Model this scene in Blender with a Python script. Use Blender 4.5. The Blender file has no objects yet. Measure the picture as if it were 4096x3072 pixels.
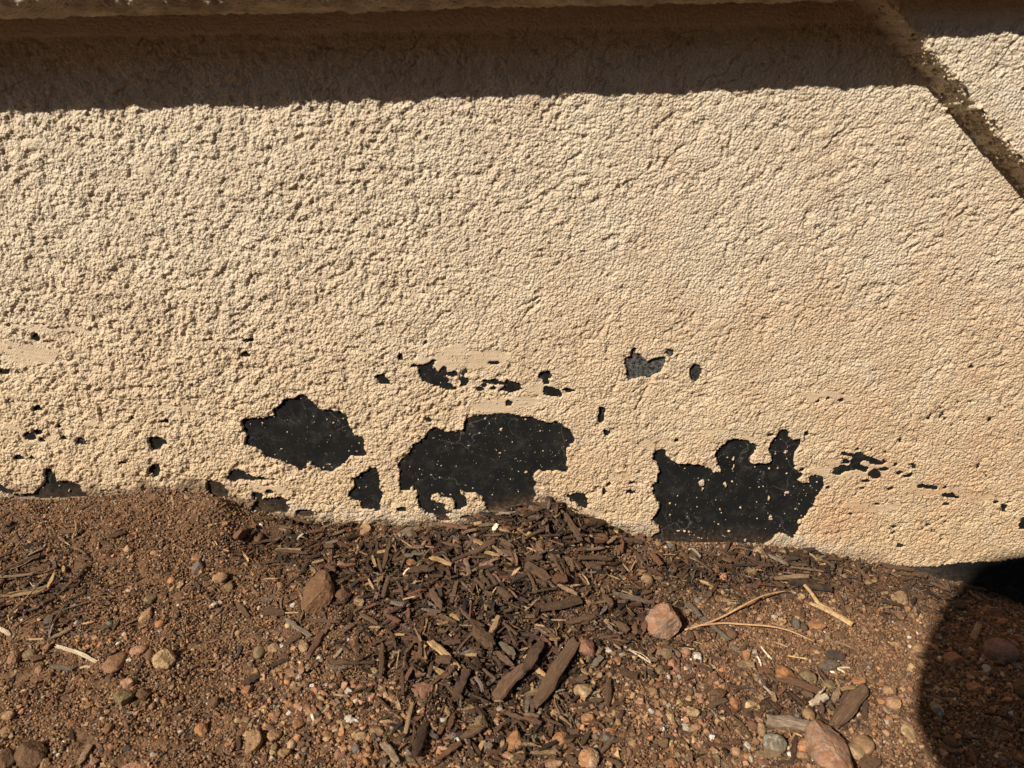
import bpy, bmesh, math, random
import numpy as np
from mathutils import Vector, Matrix
random.seed(7); rng = np.random.default_rng(7)
SC = bpy.context.scene; COL = SC.collection

# ---------------------------------------------------------------- camera
F_PX, CX, CY = 3036.0, 2048.0, 1536.0        # survey pixels (4096 x 3072)
CAM = np.array([0.0, -0.85, 0.655]); PITCH = math.radians(24.0); ROLL = math.radians(1.0)
_r = np.array([1.0, 0, 0]); _f = np.array([0, math.cos(PITCH), -math.sin(PITCH)]); _u = np.array([0, math.sin(PITCH), math.cos(PITCH)])
RIGHT = math.cos(ROLL) * _r - math.sin(ROLL) * _u; UP = math.cos(ROLL) * _u + math.sin(ROLL) * _r; FWD = _f
cam = bpy.data.objects.new('camera', bpy.data.cameras.new('camera')); COL.objects.link(cam); SC.camera = cam
cam.matrix_world = Matrix(((RIGHT[0], UP[0], -FWD[0], CAM[0]), (RIGHT[1], UP[1], -FWD[1], CAM[1]), (RIGHT[2], UP[2], -FWD[2], CAM[2]), (0, 0, 0, 1)))
cam.data.sensor_width = 9.8; cam.data.lens = F_PX / 4096 * 9.8
cam.data.clip_start = 0.01; cam.data.clip_end = 200
cam.data.dof.use_dof = True; cam.data.dof.focus_distance = 0.97; cam.data.dof.aperture_fstop = 2.4
# ---------------------------------------------------------------- light
SUN = np.array([-0.525, -0.555, 0.645]); SUN /= np.linalg.norm(SUN)
w = bpy.data.worlds.new('World'); SC.world = w; w.use_nodes = True
sky = w.node_tree.nodes.new('ShaderNodeTexSky'); sky.sky_type = 'NISHITA'; sky.sun_disc = False
sky.sun_elevation = math.asin(SUN[2]); sky.sun_rotation = math.atan2(SUN[0], SUN[1])
bg = w.node_tree.nodes['Background']; bg.inputs['Strength'].default_value = 0.05
w.node_tree.links.new(sky.outputs[0], bg.inputs['Color'])
sl = bpy.data.lights.new('sun', 'SUN'); sl.energy = 5.0; sl.angle = math.radians(0.53); sl.color = (1.0, 0.905, 0.78)
so = bpy.data.objects.new('sun', sl); COL.objects.link(so); so.rotation_euler = Vector(SUN).to_track_quat('Z', 'Y').to_euler(); so.location = (-2, -2, 4)
SC.view_settings.view_transform = 'Standard'; SC.view_settings.look = 'None'; SC.view_settings.gamma = 1.0
SC.view_settings.exposure = 0.42; SC.view_settings.use_curve_mapping = False
# ---------------------------------------------------------------- survey data (reference tiles: origin and scale in survey pixels)
TILES = {1:(0,1960,.3376),2:(700,1960,.3376),3:(1400,1960,.3376),4:(2100,1960,.3376),5:(2700,2100,.3376),6:(3396,2160,.5882),
         7:(0,2512,.5882),8:(700,2512,.5882),9:(1400,2512,.5882),10:(2100,2512,.5882),11:(2800,2512,.5882),12:(3396,2512,.5882),
         'A':(0,1300,.6329),'B':(1300,1300,.6329),'C':(2600,1300,.6763),'D':(0,0,.9259),'E':(2048,0,.9259),'F':(0,0,1.0)}
# places where the coat has fallen off and the black membrane shows
HOLES = [
('A',[(1530,592),(1580,600),(1650,592),(1745,575),(1730,540),(1760,510),(1800,480),(1860,470),(1900,445),(1940,460),(1985,500),(2005,540),(2090,548),(2150,555),(2192,590),(2184,620),(2209,650),(2219,685),(2244,700),(2294,730),(2286,770),(2309,830),(2284,835),(2204,828),(2194,850),(2154,890),(2094,930),(2040,925),(2000,900),(1960,865),(1940,870),(1930,905),(1905,925),(1870,900),(1800,880),(1760,860),(1730,850),(1690,835),(1650,795),(1600,780),(1555,760),(1560,700),(1545,650)]),
('A',[(945,720),(990,708),(1045,730),(1052,755),(1020,765),(1000,795),(965,795),(945,750)]),
('A',[(945,900),(985,882),(1012,900),(1005,945),(980,965),(945,935)]),
('A',[(285,910),(320,910),(340,945),(358,975),(350,992),(400,990),(450,998),(490,1015),(510,1045),(550,1075),(545,1095),(470,1095),(350,1097),(250,1097),(120,1090),(105,1078),(225,1070),(235,1050),(270,1020),(290,985),(280,940)]),
('A',[(-40,990),(0,1000),(30,1030),(70,1040),(105,1058),(60,1062),(75,1075),(0,1060),(-40,1060)]),
('A',[(1310,1000),(1350,982),(1400,1010),(1430,1060),(1438,1100),(1410,1105),(1340,1080),(1312,1040)]),
('A',[(1440,965),(1470,920),(1530,925),(1560,955),(1640,965),(1740,980),(1600,988),(1550,984),(1500,985),(1480,1000),(1450,985)]),
('A',[(1600,1150),(1630,1115),(1690,1100),(1760,1095),(1840,1115),(1800,1130),(1830,1160),(1800,1190),(1740,1188),(1640,1190),(1605,1175)]),
('A',[(1885,1172),(1980,1178),(1978,1210),(1910,1215),(1888,1195)]),
('A',[(1598,1070),(1660,1072),(1655,1095),(1640,1112),(1605,1100)]),
('B',[(190,970),(240,940),(300,915),(325,910),(330,960),(345,990),(330,1040),(360,1060),(350,1120),(345,1150),(335,1180),(310,1165),(280,1170),(240,1165),(230,1120),(195,1110),(150,1085),(165,1060),(195,1030),(180,990)]),
('B',[(510,840),(545,800),(555,770),(600,740),(640,700),(690,650),(720,665),(760,685),(830,690),(880,665),(900,600),(990,578),(1060,570),(1150,575),(1250,585),(1340,600),(1380,615),(1430,635),(1460,620),(1500,640),(1550,660),(1575,735),(1530,780),(1520,850),(1525,935),(1470,925),(1380,930),(1340,910),(1310,960),(1335,1000),(1320,1040),(1330,1080),(1300,1130),(1310,1180),(1280,1190),(1220,1190),(1150,1225),(1050,1240),(1050,1190),(1020,1140),(1010,1100),(960,1060),(900,1065),(850,1050),(845,1070),(890,1100),(895,1140),(850,1175),(820,1170),(830,1120),(790,1095),(750,1090),(710,1065),(670,1080),(672,1110),(700,1125),(760,1140),(740,1160),(800,1190),(760,1200),(780,1240),(730,1245),(700,1200),(640,1190),(600,1150),(590,1100),(595,1060),(550,1020),(520,1050),(485,1050),(475,990),(485,930),(475,880)]),
('B',[(870,1212),(935,1215),(930,1240),(880,1235)]),('B',[(455,1165),(505,1160),(500,1185),(465,1180)]),
('B',[(1540,1080),(1570,1085),(1600,1070),(1640,1075),(1658,1110),(1655,1165),(1620,1160),(1600,1130),(1560,1110)]),
('B',[(590,262),(620,260),(690,225),(660,260),(690,280),(720,310),(760,262),(755,310),(770,350),(780,390),(810,385),(805,410),(770,410),(720,390),(670,375),(620,355),(605,310)]),
('B',[(760,320),(820,298),(835,320),(800,335)]),('B',[(870,345),(895,345),(890,385),(860,395)]),
('B',[(1000,350),(1060,358),(1140,370),(1140,350),(1165,362),(1230,378),(1228,410),(1180,428),(1130,415),(1110,415),(1145,395),(1140,385),(1060,377),(1010,364)]),
('B',[(1350,310),(1410,300),(1430,335),(1400,345),(1420,375),(1390,380),(1380,345),(1355,335)]),
('B',[(1385,395),(1440,402),(1480,420),(1495,462),(1450,462),(1395,440)]),('B',[(1510,410),(1570,414),(1605,412),(1550,430),(1515,427)]),
('B',[(325,330),(350,320),(395,350),(395,380),(360,375)]),
('B',[(1905,215),(1940,190),(1943,150),(1957,152),(1950,190),(1980,190),(2000,210),(2040,235),(2110,205),(2145,208),(2145,250),(2115,300),(2080,320),(2040,335),(1980,335),(1930,345),(1910,310),(1905,260)]),
('B',[(2165,160),(2195,165),(2200,195),(2185,205),(2170,180)]),('B',[(1738,520),(1767,530),(1762,600),(1747,640),(1733,600)]),('B',[(1762,662),(1803,678),(1792,703)]),
('C',[(25,760),(75,742),(95,750),(95,775),(125,800),(160,825),(250,830),(310,835),(345,855),(370,885),(425,880),(435,855),(405,835),(395,780),(400,740),(440,710),(470,690),(520,680),(570,690),(630,715),(620,760),(590,790),(600,825),(680,825),(720,818),(725,780),(710,740),(725,680),(760,660),(765,625),(815,630),(820,655),(840,685),(885,680),(885,710),(860,750),(850,800),(855,860),(900,890),(870,920),(890,940),(940,940),(950,900),(985,892),(1020,905),(1028,970),(1000,995),(980,1030),(965,1075),(945,1090),(930,1120),(900,1150),(870,1160),(885,1185),(870,1230),(845,1265),(810,1245),(760,1230),(730,1260),(690,1295),(660,1310),(630,1288),(560,1300),(440,1330),(340,1330),(200,1330),(90,1310),(40,1295),(20,1250),(65,1225),(45,1180),(20,1155),(40,1110),(65,1060),(50,1040),(25,1010),(25,960),(50,910),(65,850),(40,810),(25,800)]),
('C',[(245,245),(280,235),(300,265),(295,305),(262,338),(238,310),(240,270)]),
('C',[(1095,850),(1150,835),(1180,845),(1205,790),(1215,765),(1245,762),(1270,775),(1330,800),(1395,815),(1380,832),(1310,822),(1290,803),(1255,808),(1225,835),(1285,850),(1280,872),(1240,857),(1190,862),(1150,870),(1120,895),(1090,880)]),
('C',[(1300,880),(1335,855),(1365,880),(1370,910),(1340,915),(1295,890)]),('C',[(1135,760),(1200,766),(1200,780),(1140,774)]),('C',[(1150,800),(1180,805),(1175,822),(1140,818)]),
('C',[(1590,953),(1700,964),(1700,976),(1600,967)]),('C',[(1740,1003),(1790,1003),(1830,1028),(1745,1022)]),('C',[(2085,1065),(2110,1078),(2107,1097),(2088,1092)]),('C',[(2190,1170),(2212,1140),(2240,1140),(2240,1220),(2195,1210)]),
('C',[(1465,1303),(1495,1303),(1487,1319),(1465,1317)]),('C',[(1500,900),(1550,878),(1562,885),(1540,907)]),
('C',[(1480,1432),(1550,1440),(1640,1437),(1700,1442),(1760,1427),(1850,1417),(2000,1411),(2212,1386),(2700,1350),(2700,1900),(1480,1700)]),
]
# small holes: tile, u, v, half width, half height
DOTS = [('A',1705,1060,13,13),('A',228,532,22,14),('A',186,708,26,22),('A',238,682,26,16),('A',268,730,14,14),('A',402,720,15,9),('A',515,742,24,24),('A',120,843,30,16),
('A',208,840,18,12),('A',1038,615,20,9),('A',770,870,12,10),('A',220,85,22,13),('A',25,300,24,13),('A',368,640,9,9),('A',1550,190,15,18),('A',1565,100,20,7),('A',840,595,8,8),
('B',1160,500,16,10),('B',655,605,10,9),('B',568,262,14,7),('B',975,407,18,8),('B',1065,405,10,8),('B',1940,998,12,7),('B',1935,1060,24,10),('B',1770,1060,8,20),('B',1795,1012,7,12),
('B',1003,388,10,10),('B',770,320,10,8),('B',480,205,6,16),('B',1075,248,28,4),('C',1425,970,14,9),('C',1477,882,12,7),('C',1570,840,6,14),('C',927,647,10,14),('C',711,655,10,9),('C',1275,928,25,6),('C',1052,440,8,6),
('C',1138,450,8,8),('C',1750,966,10,6),('C',1750,1067,14,7),('C',1345,1064,8,4),('C',1057,966,6,9),('C',897,862,7,9),('C',1660,1440,8,10),('C',2078,1425,8,5),('C',1905,250,6,6),('C',995,455,6,5),('C',1395,860,22,5),('C',1232,740,8,5),('C',1310,745,6,5),('C',160,690,7,9),('C',2052,1055,10,6),('C',1460,835,5,5),('C',1545,830,5,8),('C',1260,972,9,5)]
# crumbs of coat left standing inside the holes
CRUMBS = [('C',308,940,15,22),('C',450,952,10,14),('C',815,998,15,12),('C',705,1030,7,18),('C',805,757,9,18),('C',718,1146,11,14),('C',497,793,9,14),('C',495,850,5,28),('C',120,1060,10,6),('C',815,888,9,7),('C',707,850,8,8),('C',987,938,8,10),
('C',772,1190,6,12),('C',312,975,10,7),('C',540,1085,10,9),('C',415,1098,12,6),('C',205,1228,14,9),('C',170,1222,10,8),('C',235,1230,9,7),('C',470,1228,12,6),('C',300,1266,20,5),('C',570,1280,8,10),('C',120,1134,6,5),('C',650,1262,5,5),
('B',1115,668,14,20),('B',1013,596,12,8),('B',1268,603,13,8),('B',1268,938,13,10),('B',893,1020,10,8),('B',1105,843,7,6),('B',673,952,8,7),('B',805,757,6,6),('B',1230,867,6,5),('B',910,773,12,4),('B',1180,915,6,5),('B',683,722,6,7),('B',1200,1075,7,5),('B',1060,1080,6,6),
('B',1085,598,7,5),('B',1225,608,6,5),('B',990,1125,5,5),('B',1440,815,5,4),('B',935,1040,7,6),('B',675,1020,7,5),('B',200,808,12,7),('B',30,887,20,5),('B',165,777,4,5),('A',1655,632,6,6),('A',1583,632,6,6),('A',1780,790,6,5),('A',1800,810,5,4),('A',2070,735,5,5),('B',625,285,6,5),('A',430,1050,9,8),('A',372,1018,7,5)]
# trowelled smooth streaky areas: tile, u, v, ru, rv, tilt deg
SMOOTH = [('B',860,250,340,85,-9),('B',1150,515,280,70,-4),('B',1470,425,230,50,5),('B',700,200,240,40,-14),('A',150,180,200,85,-6),('A',320,25,380,32,3),('A',250,705,230,40,6),('A',640,645,200,28,5),('A',1700,1040,210,42,4),('A',1130,550,180,30,10),
('C',1250,850,290,95,3),('C',1720,985,340,48,9),('C',1000,870,90,50,0),('C',520,650,240,28,8),('C',1080,425,240,34,4),('C',1330,1090,230,55,5),('B',1690,1190,120,34,3),('B',1880,965,130,40,-10),('C',1980,1040,230,36,12),('B',1050,1010,0,0,0),('A',60,660,120,30,4),
('A',1450,1020,120,20,8),('C',1900,1340,330,30,-5),('A',1650,590,130,14,-4),('B',330,1178,330,12,0),('A',250,1110,330,13,0),('B',2080,740,120,40,0)]
PLAQUES = [('D',150,630,62,36,-5),('D',262,652,36,20,0),('D',920,702,26,24,0),('D',1290,610,64,46,10),('D',1112,690,20,30,0),('D',1080,740,26,12,0),('D',80,680,35,14,0),('D',650,760,60,40,20),('E',155,512,28,14,-5),('E',335,470,42,26,15),('E',1365,560,34,44,20),('E',1410,625,38,26,30),
('E',380,745,50,18,15),('C',420,0,100,30,-20),('E',905,495,20,16,0),('E',1620,550,30,40,10),('D',1480,860,50,60,0),('C',390,330,45,18,0),('C',330,305,30,30,0)]
# where the soil meets the wall
SOIL_LINE = [('A',-600,1100),('A',0,1118),('A',250,1124),('A',480,1105),('A',560,1100),('A',800,1080),('A',950,1062),('A',1060,1048),('A',1250,1075),('A',1330,1092),('A',1450,1112),('A',1500,1145),('A',1590,1180),('A',1650,1195),('A',1750,1222),('A',1850,1235),('A',2000,1255),
('B',20,1262),('B',160,1272),('B',350,1275),('B',450,1290),('B',600,1295),('B',740,1300),('B',900,1268),('B',1050,1230),('B',1150,1200),('B',1290,1175),('B',1400,1150),('B',1460,1165),('B',1560,1215),('B',1620,1250),('B',1700,1295),('B',1760,1312),('B',1850,1332),('B',1950,1355),('B',2050,1365),
('C',60,1288),('C',200,1305),('C',330,1300),('C',500,1302),('C',690,1312),('C',800,1318),('C',900,1340),('C',1000,1372),('C',1200,1405),('C',1400,1435),('C',1550,1475),('C',1640,1500),('C',1720,1515),('C',1850,1560),('C',2000,1600),('C',2212,1680),('C',2900,1800)]
# stones: u, v, w, h, colour, shape (a angular, r rounded, f flat) [, own label, short name]
STONES = {
1:[(1750,1500,130,170,'t','a','knobbly tan stone, widest at its foot, left of the half-buried brown boulder','knobbly tan stone'),(1790,1310,110,120,'v','a'),(1530,720,110,90,'y','a'),(1570,815,55,70,'o','a'),(585,730,55,70,'o','a'),(200,200,40,35,'b','r'),(600,460,60,50,'v','a'),(1010,915,80,60,'b','r'),(1520,1210,70,40,'w','a'),
(770,1280,70,50,'o','a'),(600,1405,75,60,'r','r'),(400,1600,60,55,'o','a'),(1900,1610,110,90,'o','a'),(2030,1090,110,80,'o','a'),(2050,1180,50,70,'y','r'),(1440,370,80,60,'b','r'),(1295,1590,80,50,'g','r'),(345,610,35,30,'o','r'),(370,560,45,40,'b','r'),(725,505,28,24,'w','a'),(265,1550,40,30,'w','a'),(335,1555,45,35,'w','a'),(1890,775,50,30,'w','f'),(290,905,60,40,'r','r')],
2:[(1720,1190,380,440,'B','r','large brown boulder half buried in the soil, its top dusted with dirt','half-buried brown boulder'),(2000,1280,190,200,'b','a'),(770,530,140,160,'r','a','reddish split stone lying in the shaded hollow near the wall','reddish stone in the hollow'),(1000,570,115,140,'b','r'),(590,410,80,55,'t','a'),(265,830,110,90,'o','a'),
(280,940,140,150,'g','a','grey ridged stone leaning against a smaller orange one below the soil mound','grey ridged stone'),(540,1060,180,130,'t','a'),(655,1150,90,120,'v','a'),(1260,1160,90,90,'t','a'),(350,1600,60,50,'t','a'),(450,1520,80,60,'t','a'),(1000,1410,50,50,'t','r'),(1400,1380,70,60,'w','a'),(350,830,45,50,'g','r'),(100,570,60,50,'r','r'),
(1970,910,100,80,'p','a'),(845,1350,60,60,'t','a'),(1340,1620,75,80,'y','r'),(70,1150,50,70,'y','a'),(540,1430,50,120,'g','r'),(615,1420,45,45,'b','r'),(40,1380,40,30,'w','a')],
3:[(190,500,145,135,'t','a','tan triangular stone at the wall foot beside the long pale grey stone','tan triangular stone'),(300,530,60,60,'b','a'),(660,520,360,150,'G','f','long pale grey flat stone lying at the foot of the wall','long pale grey stone'),(895,545,80,65,'o','a'),(1180,480,110,60,'r','r'),(635,770,130,110,'v','a'),
(720,925,150,150,'o','a','orange-brown stone wedged among the wood chips left of the mulch heap','wedged orange-brown stone'),(110,1340,120,120,'y','a'),(1240,640,140,100,'p','a'),(1515,610,60,40,'o','a'),(1385,650,60,60,'b','a'),(1280,1510,130,120,'r','a'),(1100,600,70,60,'y','a'),(710,1515,60,60,'o','a'),(345,1505,60,60,'r','a'),(395,1535,35,35,'r','r'),(450,1470,120,100,'b','a'),
(835,1245,35,30,'w','a'),(1150,1215,50,35,'w','a'),(1650,1640,110,80,'t','a'),(945,490,80,110,'b','a')],
4:[(900,590,180,140,'b','r','round brown stone resting at the right foot of the mulch heap','round brown stone'),(935,740,85,70,'b','r'),(1440,1070,140,140,'y','r','cream rounded stone on bare soil right of the mulch heap','cream rounded stone'),(1345,1000,90,80,'t','a'),(1400,640,80,50,'t','r'),(1480,600,90,80,'b','a'),(1580,660,95,90,'t','a'),(1720,670,110,70,'g','r'),
(1665,690,45,40,'w','r'),(1610,735,45,40,'o','r'),(1400,840,120,80,'g','r'),(1065,980,90,60,'g','r'),(1470,965,50,35,'w','a'),(1140,1475,90,80,'o','r'),(970,1570,80,70,'t','r'),(430,1300,60,90,'o','a'),(740,1345,90,60,'p','a'),(240,1410,50,45,'w','r'),(1850,910,80,50,'r','r'),(1900,850,60,60,'r','r'),(1800,830,70,50,'o','a'),(1650,1370,70,40,'g','r'),
(260,650,45,50,'p','a'),(170,680,130,170,'b','a'),(340,790,110,130,'b','a'),(490,860,150,110,'b','a')],
5:[(985,345,170,145,'y','a','bright tan stone standing at the wall foot below the black bare patch','bright tan stone at the wall'),(670,385,80,75,'b','r'),(465,565,120,90,'o','a'),(565,620,95,110,'o','a','rust orange angular stone, lower of a touching pair near the wall','rust orange stone'),(900,575,140,130,'v','r','olive rounded stone below the bright tan stone at the wall','olive rounded stone'),
(990,680,120,60,'o','f'),(1235,400,75,60,'t','r'),(1380,345,50,40,'b','r'),(1360,440,55,50,'w','a'),(1240,575,60,60,'t','r'),(1545,490,45,35,'w','r'),(1505,505,60,50,'o','a'),(1830,610,150,70,'t','a'),(1745,690,90,60,'y','a'),(1880,635,40,40,'o','a'),(265,910,90,80,'g','r'),(375,850,140,90,'k','a'),(565,810,55,60,'t','a'),(650,930,100,70,'t','a'),
(300,985,90,70,'o','a'),(955,890,90,80,'b','a'),(1490,865,110,80,'t','a'),(1180,1110,80,70,'w','a'),(1460,1085,150,130,'b','a','rusty brown stone between the pine needles and the forked stick','rusty brown stone'),(1755,1135,130,80,'b','a'),(1675,1215,200,130,'o','a'),(1470,985,80,60,'b','a'),(1430,1190,90,110,'g','a'),(1515,1230,100,100,'k','a'),(1590,1290,50,70,'p','a'),
(2045,1010,105,110,'v','r','grey-green rounded stone right of the forked pale stick','grey-green stone'),(670,1310,140,130,'b','r'),(705,1470,90,75,'g','r'),(120,1540,140,110,'p','a'),(260,1580,120,100,'w','a','crumbly white lump of old plaster lying on the gravel','crumbly white lump'),(830,1560,110,130,'o','a'),(370,1430,110,60,'o','f'),(1040,1470,70,50,'o','a'),
(395,1505,40,35,'w','a'),(900,1420,100,60,'b','a'),(240,1300,70,80,'t','a'),(1940,1320,150,90,'b','a'),(1800,1340,70,90,'v','a'),(1960,530,50,50,'o','a'),(1965,440,80,60,'b','a'),(90,440,70,50,'b','a'),(25,420,50,45,'t','r'),(90,500,80,50,'b','a')],
6:[(340,405,105,100,'y','a','yellow-tan stone with a pointed left end right of the forked stick','pointed yellow-tan stone'),(385,478,55,55,'o','a'),(320,455,35,25,'o','r'),(480,765,110,100,'t','a','blocky tan stone just left of the dark shadow edge','blocky tan stone by the shadow'),(582,745,45,55,'o','a'),(585,605,45,50,'t','a'),(105,620,45,60,'p','a'),(210,660,55,55,'b','a'),(305,720,80,40,'t','f'),
(425,520,50,35,'t','r'),(735,455,100,90,'k','a'),(945,500,130,120,'o','a','rough orange stone in the dark shadow near the wall foot','rough orange stone in shadow'),(1040,565,80,50,'o','a'),(1020,765,210,160,'P','r','large smooth pinkish cobble lying in the dark shadow','pinkish cobble in shadow'),(700,820,140,80,'o','a'),(930,885,55,55,'w','a'),(1160,680,90,70,'o','a'),(850,925,130,50,'b','f'),
(1100,625,40,25,'w','r'),(895,825,35,35,'w','a'),(215,745,40,40,'o','a'),(275,790,40,25,'o','r'),(560,838,40,30,'o','r'),(525,835,40,30,'p','r')],
7:[(105,210,85,90,'p','a'),(205,185,90,65,'v','r','pale olive rounded stone among pebbles near the left edge','pale olive stone'),(250,220,110,70,'b','a'),(780,240,140,140,'O','f','flat orange-brown stone left of the craggy tan stone','flat orange-brown stone'),(945,160,115,62,'p','r'),(1020,185,55,90,'r','r'),(1120,220,150,130,'y','a','craggy bright tan stone casting a shadow in the left foreground','craggy bright tan stone'),
(870,390,100,65,'p','a'),(850,490,140,130,'v','a','olive-brown angular stone below the flat orange-brown stone','olive-brown angular stone'),(980,470,100,90,'b','a'),(480,650,80,45,'o','f'),(735,695,60,70,'o','r'),(60,605,85,60,'t','r'),(45,700,90,60,'t','f'),(690,115,35,55,'o','r'),(330,135,45,40,'o','r'),
(235,880,190,170,'b','a','out-of-focus brown rock at the bottom left corner','brown rock at the bottom left'),(300,935,70,90,'t','a'),(40,900,150,130,'b','a'),(920,945,200,60,'p','f'),(650,920,70,70,'p','a'),(755,815,50,35,'o','a'),(540,350,50,60,'r','a'),(475,430,60,50,'r','f'),(275,290,60,60,'p','r'),(875,230,45,30,'w','r'),(1015,635,35,35,'w','a'),(870,830,80,45,'k','r'),
(400,870,25,25,'w','r'),(1050,870,50,35,'w','a'),(170,435,40,30,'y','r'),(755,90,30,30,'o','r'),(530,90,40,25,'o','r'),(600,135,40,25,'o','a'),(850,50,40,35,'y','r'),(885,105,50,40,'b','a'),(1035,540,40,50,'p','a'),(1125,510,50,40,'o','a'),(1065,500,30,30,'w','a'),(750,340,55,40,'b','a'),(830,335,50,40,'b','a')],
8:[(577,172,80,90,'v','r','pale green-grey egg-shaped stone, left of three pale stones in a row','pale green-grey stone'),(675,145,90,62,'y','a'),(880,135,72,92,'y','a','bright cream knobbly stone under the crossed wood chips','bright cream stone'),(430,45,45,40,'y','r'),(490,435,60,60,'o','a'),(765,378,55,40,'o','a'),(780,340,50,40,'b','a'),(180,700,95,90,'o','a'),
(540,790,120,150,'t','a','tall pointed tan stone in the gravel at bottom left','tall pointed tan stone'),(675,755,100,100,'t','a'),(425,640,55,40,'y','a'),(780,525,50,50,'o','a'),(880,530,50,75,'r','a'),(910,575,60,60,'o','a'),(990,540,45,55,'o','a'),(840,670,80,95,'o','a'),(1035,735,80,60,'o','a'),(1145,660,50,55,'y','a'),(1135,715,45,60,'o','a'),(1110,860,50,80,'p','a'),(1030,820,70,90,'b','f'),
(745,865,90,80,'t','a'),(795,805,60,70,'y','a'),(860,860,60,45,'g','r'),(875,905,50,70,'b','a'),(605,915,55,60,'r','a'),(830,760,60,50,'o','a'),(655,600,45,40,'o','r'),(680,630,60,40,'p','a'),(270,520,70,70,'b','a'),(655,690,70,60,'b','a'),(375,285,60,45,'p','a'),(1180,630,60,50,'w','a'),(935,400,40,30,'w','a'),(845,340,45,35,'w','a'),(1060,625,40,40,'y','a'),(735,670,40,35,'r','a'),
(960,600,30,45,'o','a'),(1000,635,40,30,'o','a'),(285,590,35,25,'o','a'),(305,705,35,40,'o','r'),(140,870,30,30,'o','r'),(485,935,70,35,'t','a'),(740,200,60,45,'b','a'),(825,580,30,40,'p','a'),(800,215,30,30,'w','a')],
9:[(158,312,68,72,'y','r','round cream stone at the right end of a long flat wood chip','round cream stone'),(465,305,100,100,'b','a'),(490,440,155,110,'R','a','reddish orange wedge-shaped stone in the middle of the mulch','reddish orange wedge stone'),(890,655,95,120,'v','a','olive-brown craggy stone in the mulch at bottom centre','olive-brown craggy stone'),(1000,635,45,50,'t','r'),(1120,785,115,135,'o','a','blocky orange stone with pale faces at bottom centre right','blocky orange stone'),
(75,745,90,60,'y','r'),(185,715,95,80,'t','a'),(60,880,115,58,'o','f'),(115,920,60,65,'o','a'),(455,690,50,55,'b','a'),(630,760,50,45,'b','a'),(1075,880,80,60,'p','a'),(1030,785,50,80,'t','a'),(20,635,85,50,'w','a'),(405,865,60,60,'g','a'),(240,920,60,60,'k','a'),(290,480,90,70,'t','f'),(1170,475,60,35,'p','r'),(85,630,45,40,'r','r'),(930,265,70,60,'b','a'),(350,875,30,35,'p','r'),
(480,520,50,40,'t','a'),(420,515,40,55,'o','a'),(805,455,45,25,'w','a'),(425,85,50,35,'w','a'),(352,95,20,40,'w','a'),(425,940,70,30,'o','a'),(135,815,50,35,'g','r'),(40,830,60,60,'g','r'),(30,405,45,35,'o','r'),(145,395,35,35,'o','r'),(955,770,35,35,'o','r'),(1085,830,50,40,'o','r'),(250,800,40,40,'r','a')],
10:[(395,450,132,132,'y','a','craggy yellow-tan rock right of the long split wood','craggy yellow-tan rock'),(415,145,120,172,'R','a','tall reddish angular rock standing above the craggy yellow-tan rock','tall reddish rock'),(465,240,45,35,'o','r'),(630,222,50,45,'o','r'),(490,328,70,45,'t','a'),(425,630,90,70,'o','a'),(583,708,80,50,'o','a'),(475,705,55,40,'o','a'),(480,745,55,45,'g','r'),(555,755,60,65,'g','a'),
(245,770,130,110,'o','a'),(130,750,70,50,'t','a'),(200,830,70,70,'r','a'),(430,905,150,130,'Q','a','white and orange veined rock at the bottom edge','white-veined rock'),(185,935,160,70,'t','a'),(945,185,110,75,'v','a'),(1000,255,65,75,'o','a'),(915,295,65,70,'v','a'),(955,110,55,45,'b','r'),(860,575,50,45,'w','a'),(895,590,55,50,'p','a'),(985,620,55,75,'y','a'),(935,515,60,45,'t','a'),
(1140,585,90,75,'y','a'),(1165,690,70,60,'p','a'),(1020,740,50,45,'o','a'),(940,790,70,80,'b','a'),(885,895,50,70,'b','a'),(995,925,90,60,'o','a'),(1105,900,40,40,'g','r'),(705,850,50,65,'r','a'),(800,440,40,55,'o','a'),(870,445,60,50,'t','a'),(945,440,55,50,'v','a'),(910,395,70,45,'r','r'),(705,395,40,40,'p','r'),(575,635,60,40,'b','a'),(355,670,50,35,'p','a'),(300,860,40,40,'o','a'),
(265,825,30,30,'y','a'),(600,835,40,35,'o','a'),(565,160,60,50,'w','a'),(660,190,50,25,'w','a'),(970,345,40,35,'w','a'),(1010,315,40,40,'p','a'),(570,45,70,35,'b','a'),(725,720,50,45,'b','a'),(20,470,50,40,'p','a'),(375,725,30,35,'o','a'),(375,560,30,30,'p','a')],
11:[(570,325,145,145,'S','a','orange angular rock with brown streaks behind the reddish wood chip','streaked orange rock'),(725,330,118,110,'v','a','olive-tan angular rock right of the streaked orange rock','olive-tan angular rock'),(870,400,100,80,'v','a'),(1075,375,90,72,'o','a'),(120,460,120,90,'b','a'),(230,520,60,92,'o','a'),(355,540,105,70,'y','a'),(385,600,60,50,'b','a'),(90,345,70,60,'r','a'),
(735,595,82,80,'t','r'),(710,820,110,90,'o','a'),(700,880,100,70,'t','a'),(505,800,158,135,'V','r','large grey-green speckled stone at the bottom edge','grey-green speckled stone'),(1105,800,140,125,'t','r','pale tan rounded stone right of the biggest pink rock','pale tan rounded stone'),(1040,850,140,110,'y','r'),(1150,930,155,90,'b','a'),(350,675,65,65,'r','a'),(415,700,60,90,'y','a'),
(530,545,70,45,'o','f'),(45,710,50,45,'t','a'),(130,790,55,50,'o','a'),(110,905,50,80,'v','a'),(320,810,50,55,'w','a'),(345,895,35,50,'w','a'),(245,855,60,60,'t','a'),(235,920,50,55,'t','a'),(75,925,70,60,'r','a'),(430,930,80,50,'r','a'),(380,780,50,55,'p','a'),(360,830,45,40,'t','a'),(410,480,45,45,'t','a'),(1075,595,28,50,'w','r'),(610,870,35,45,'w','a'),(185,555,35,30,'y','r'),
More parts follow.
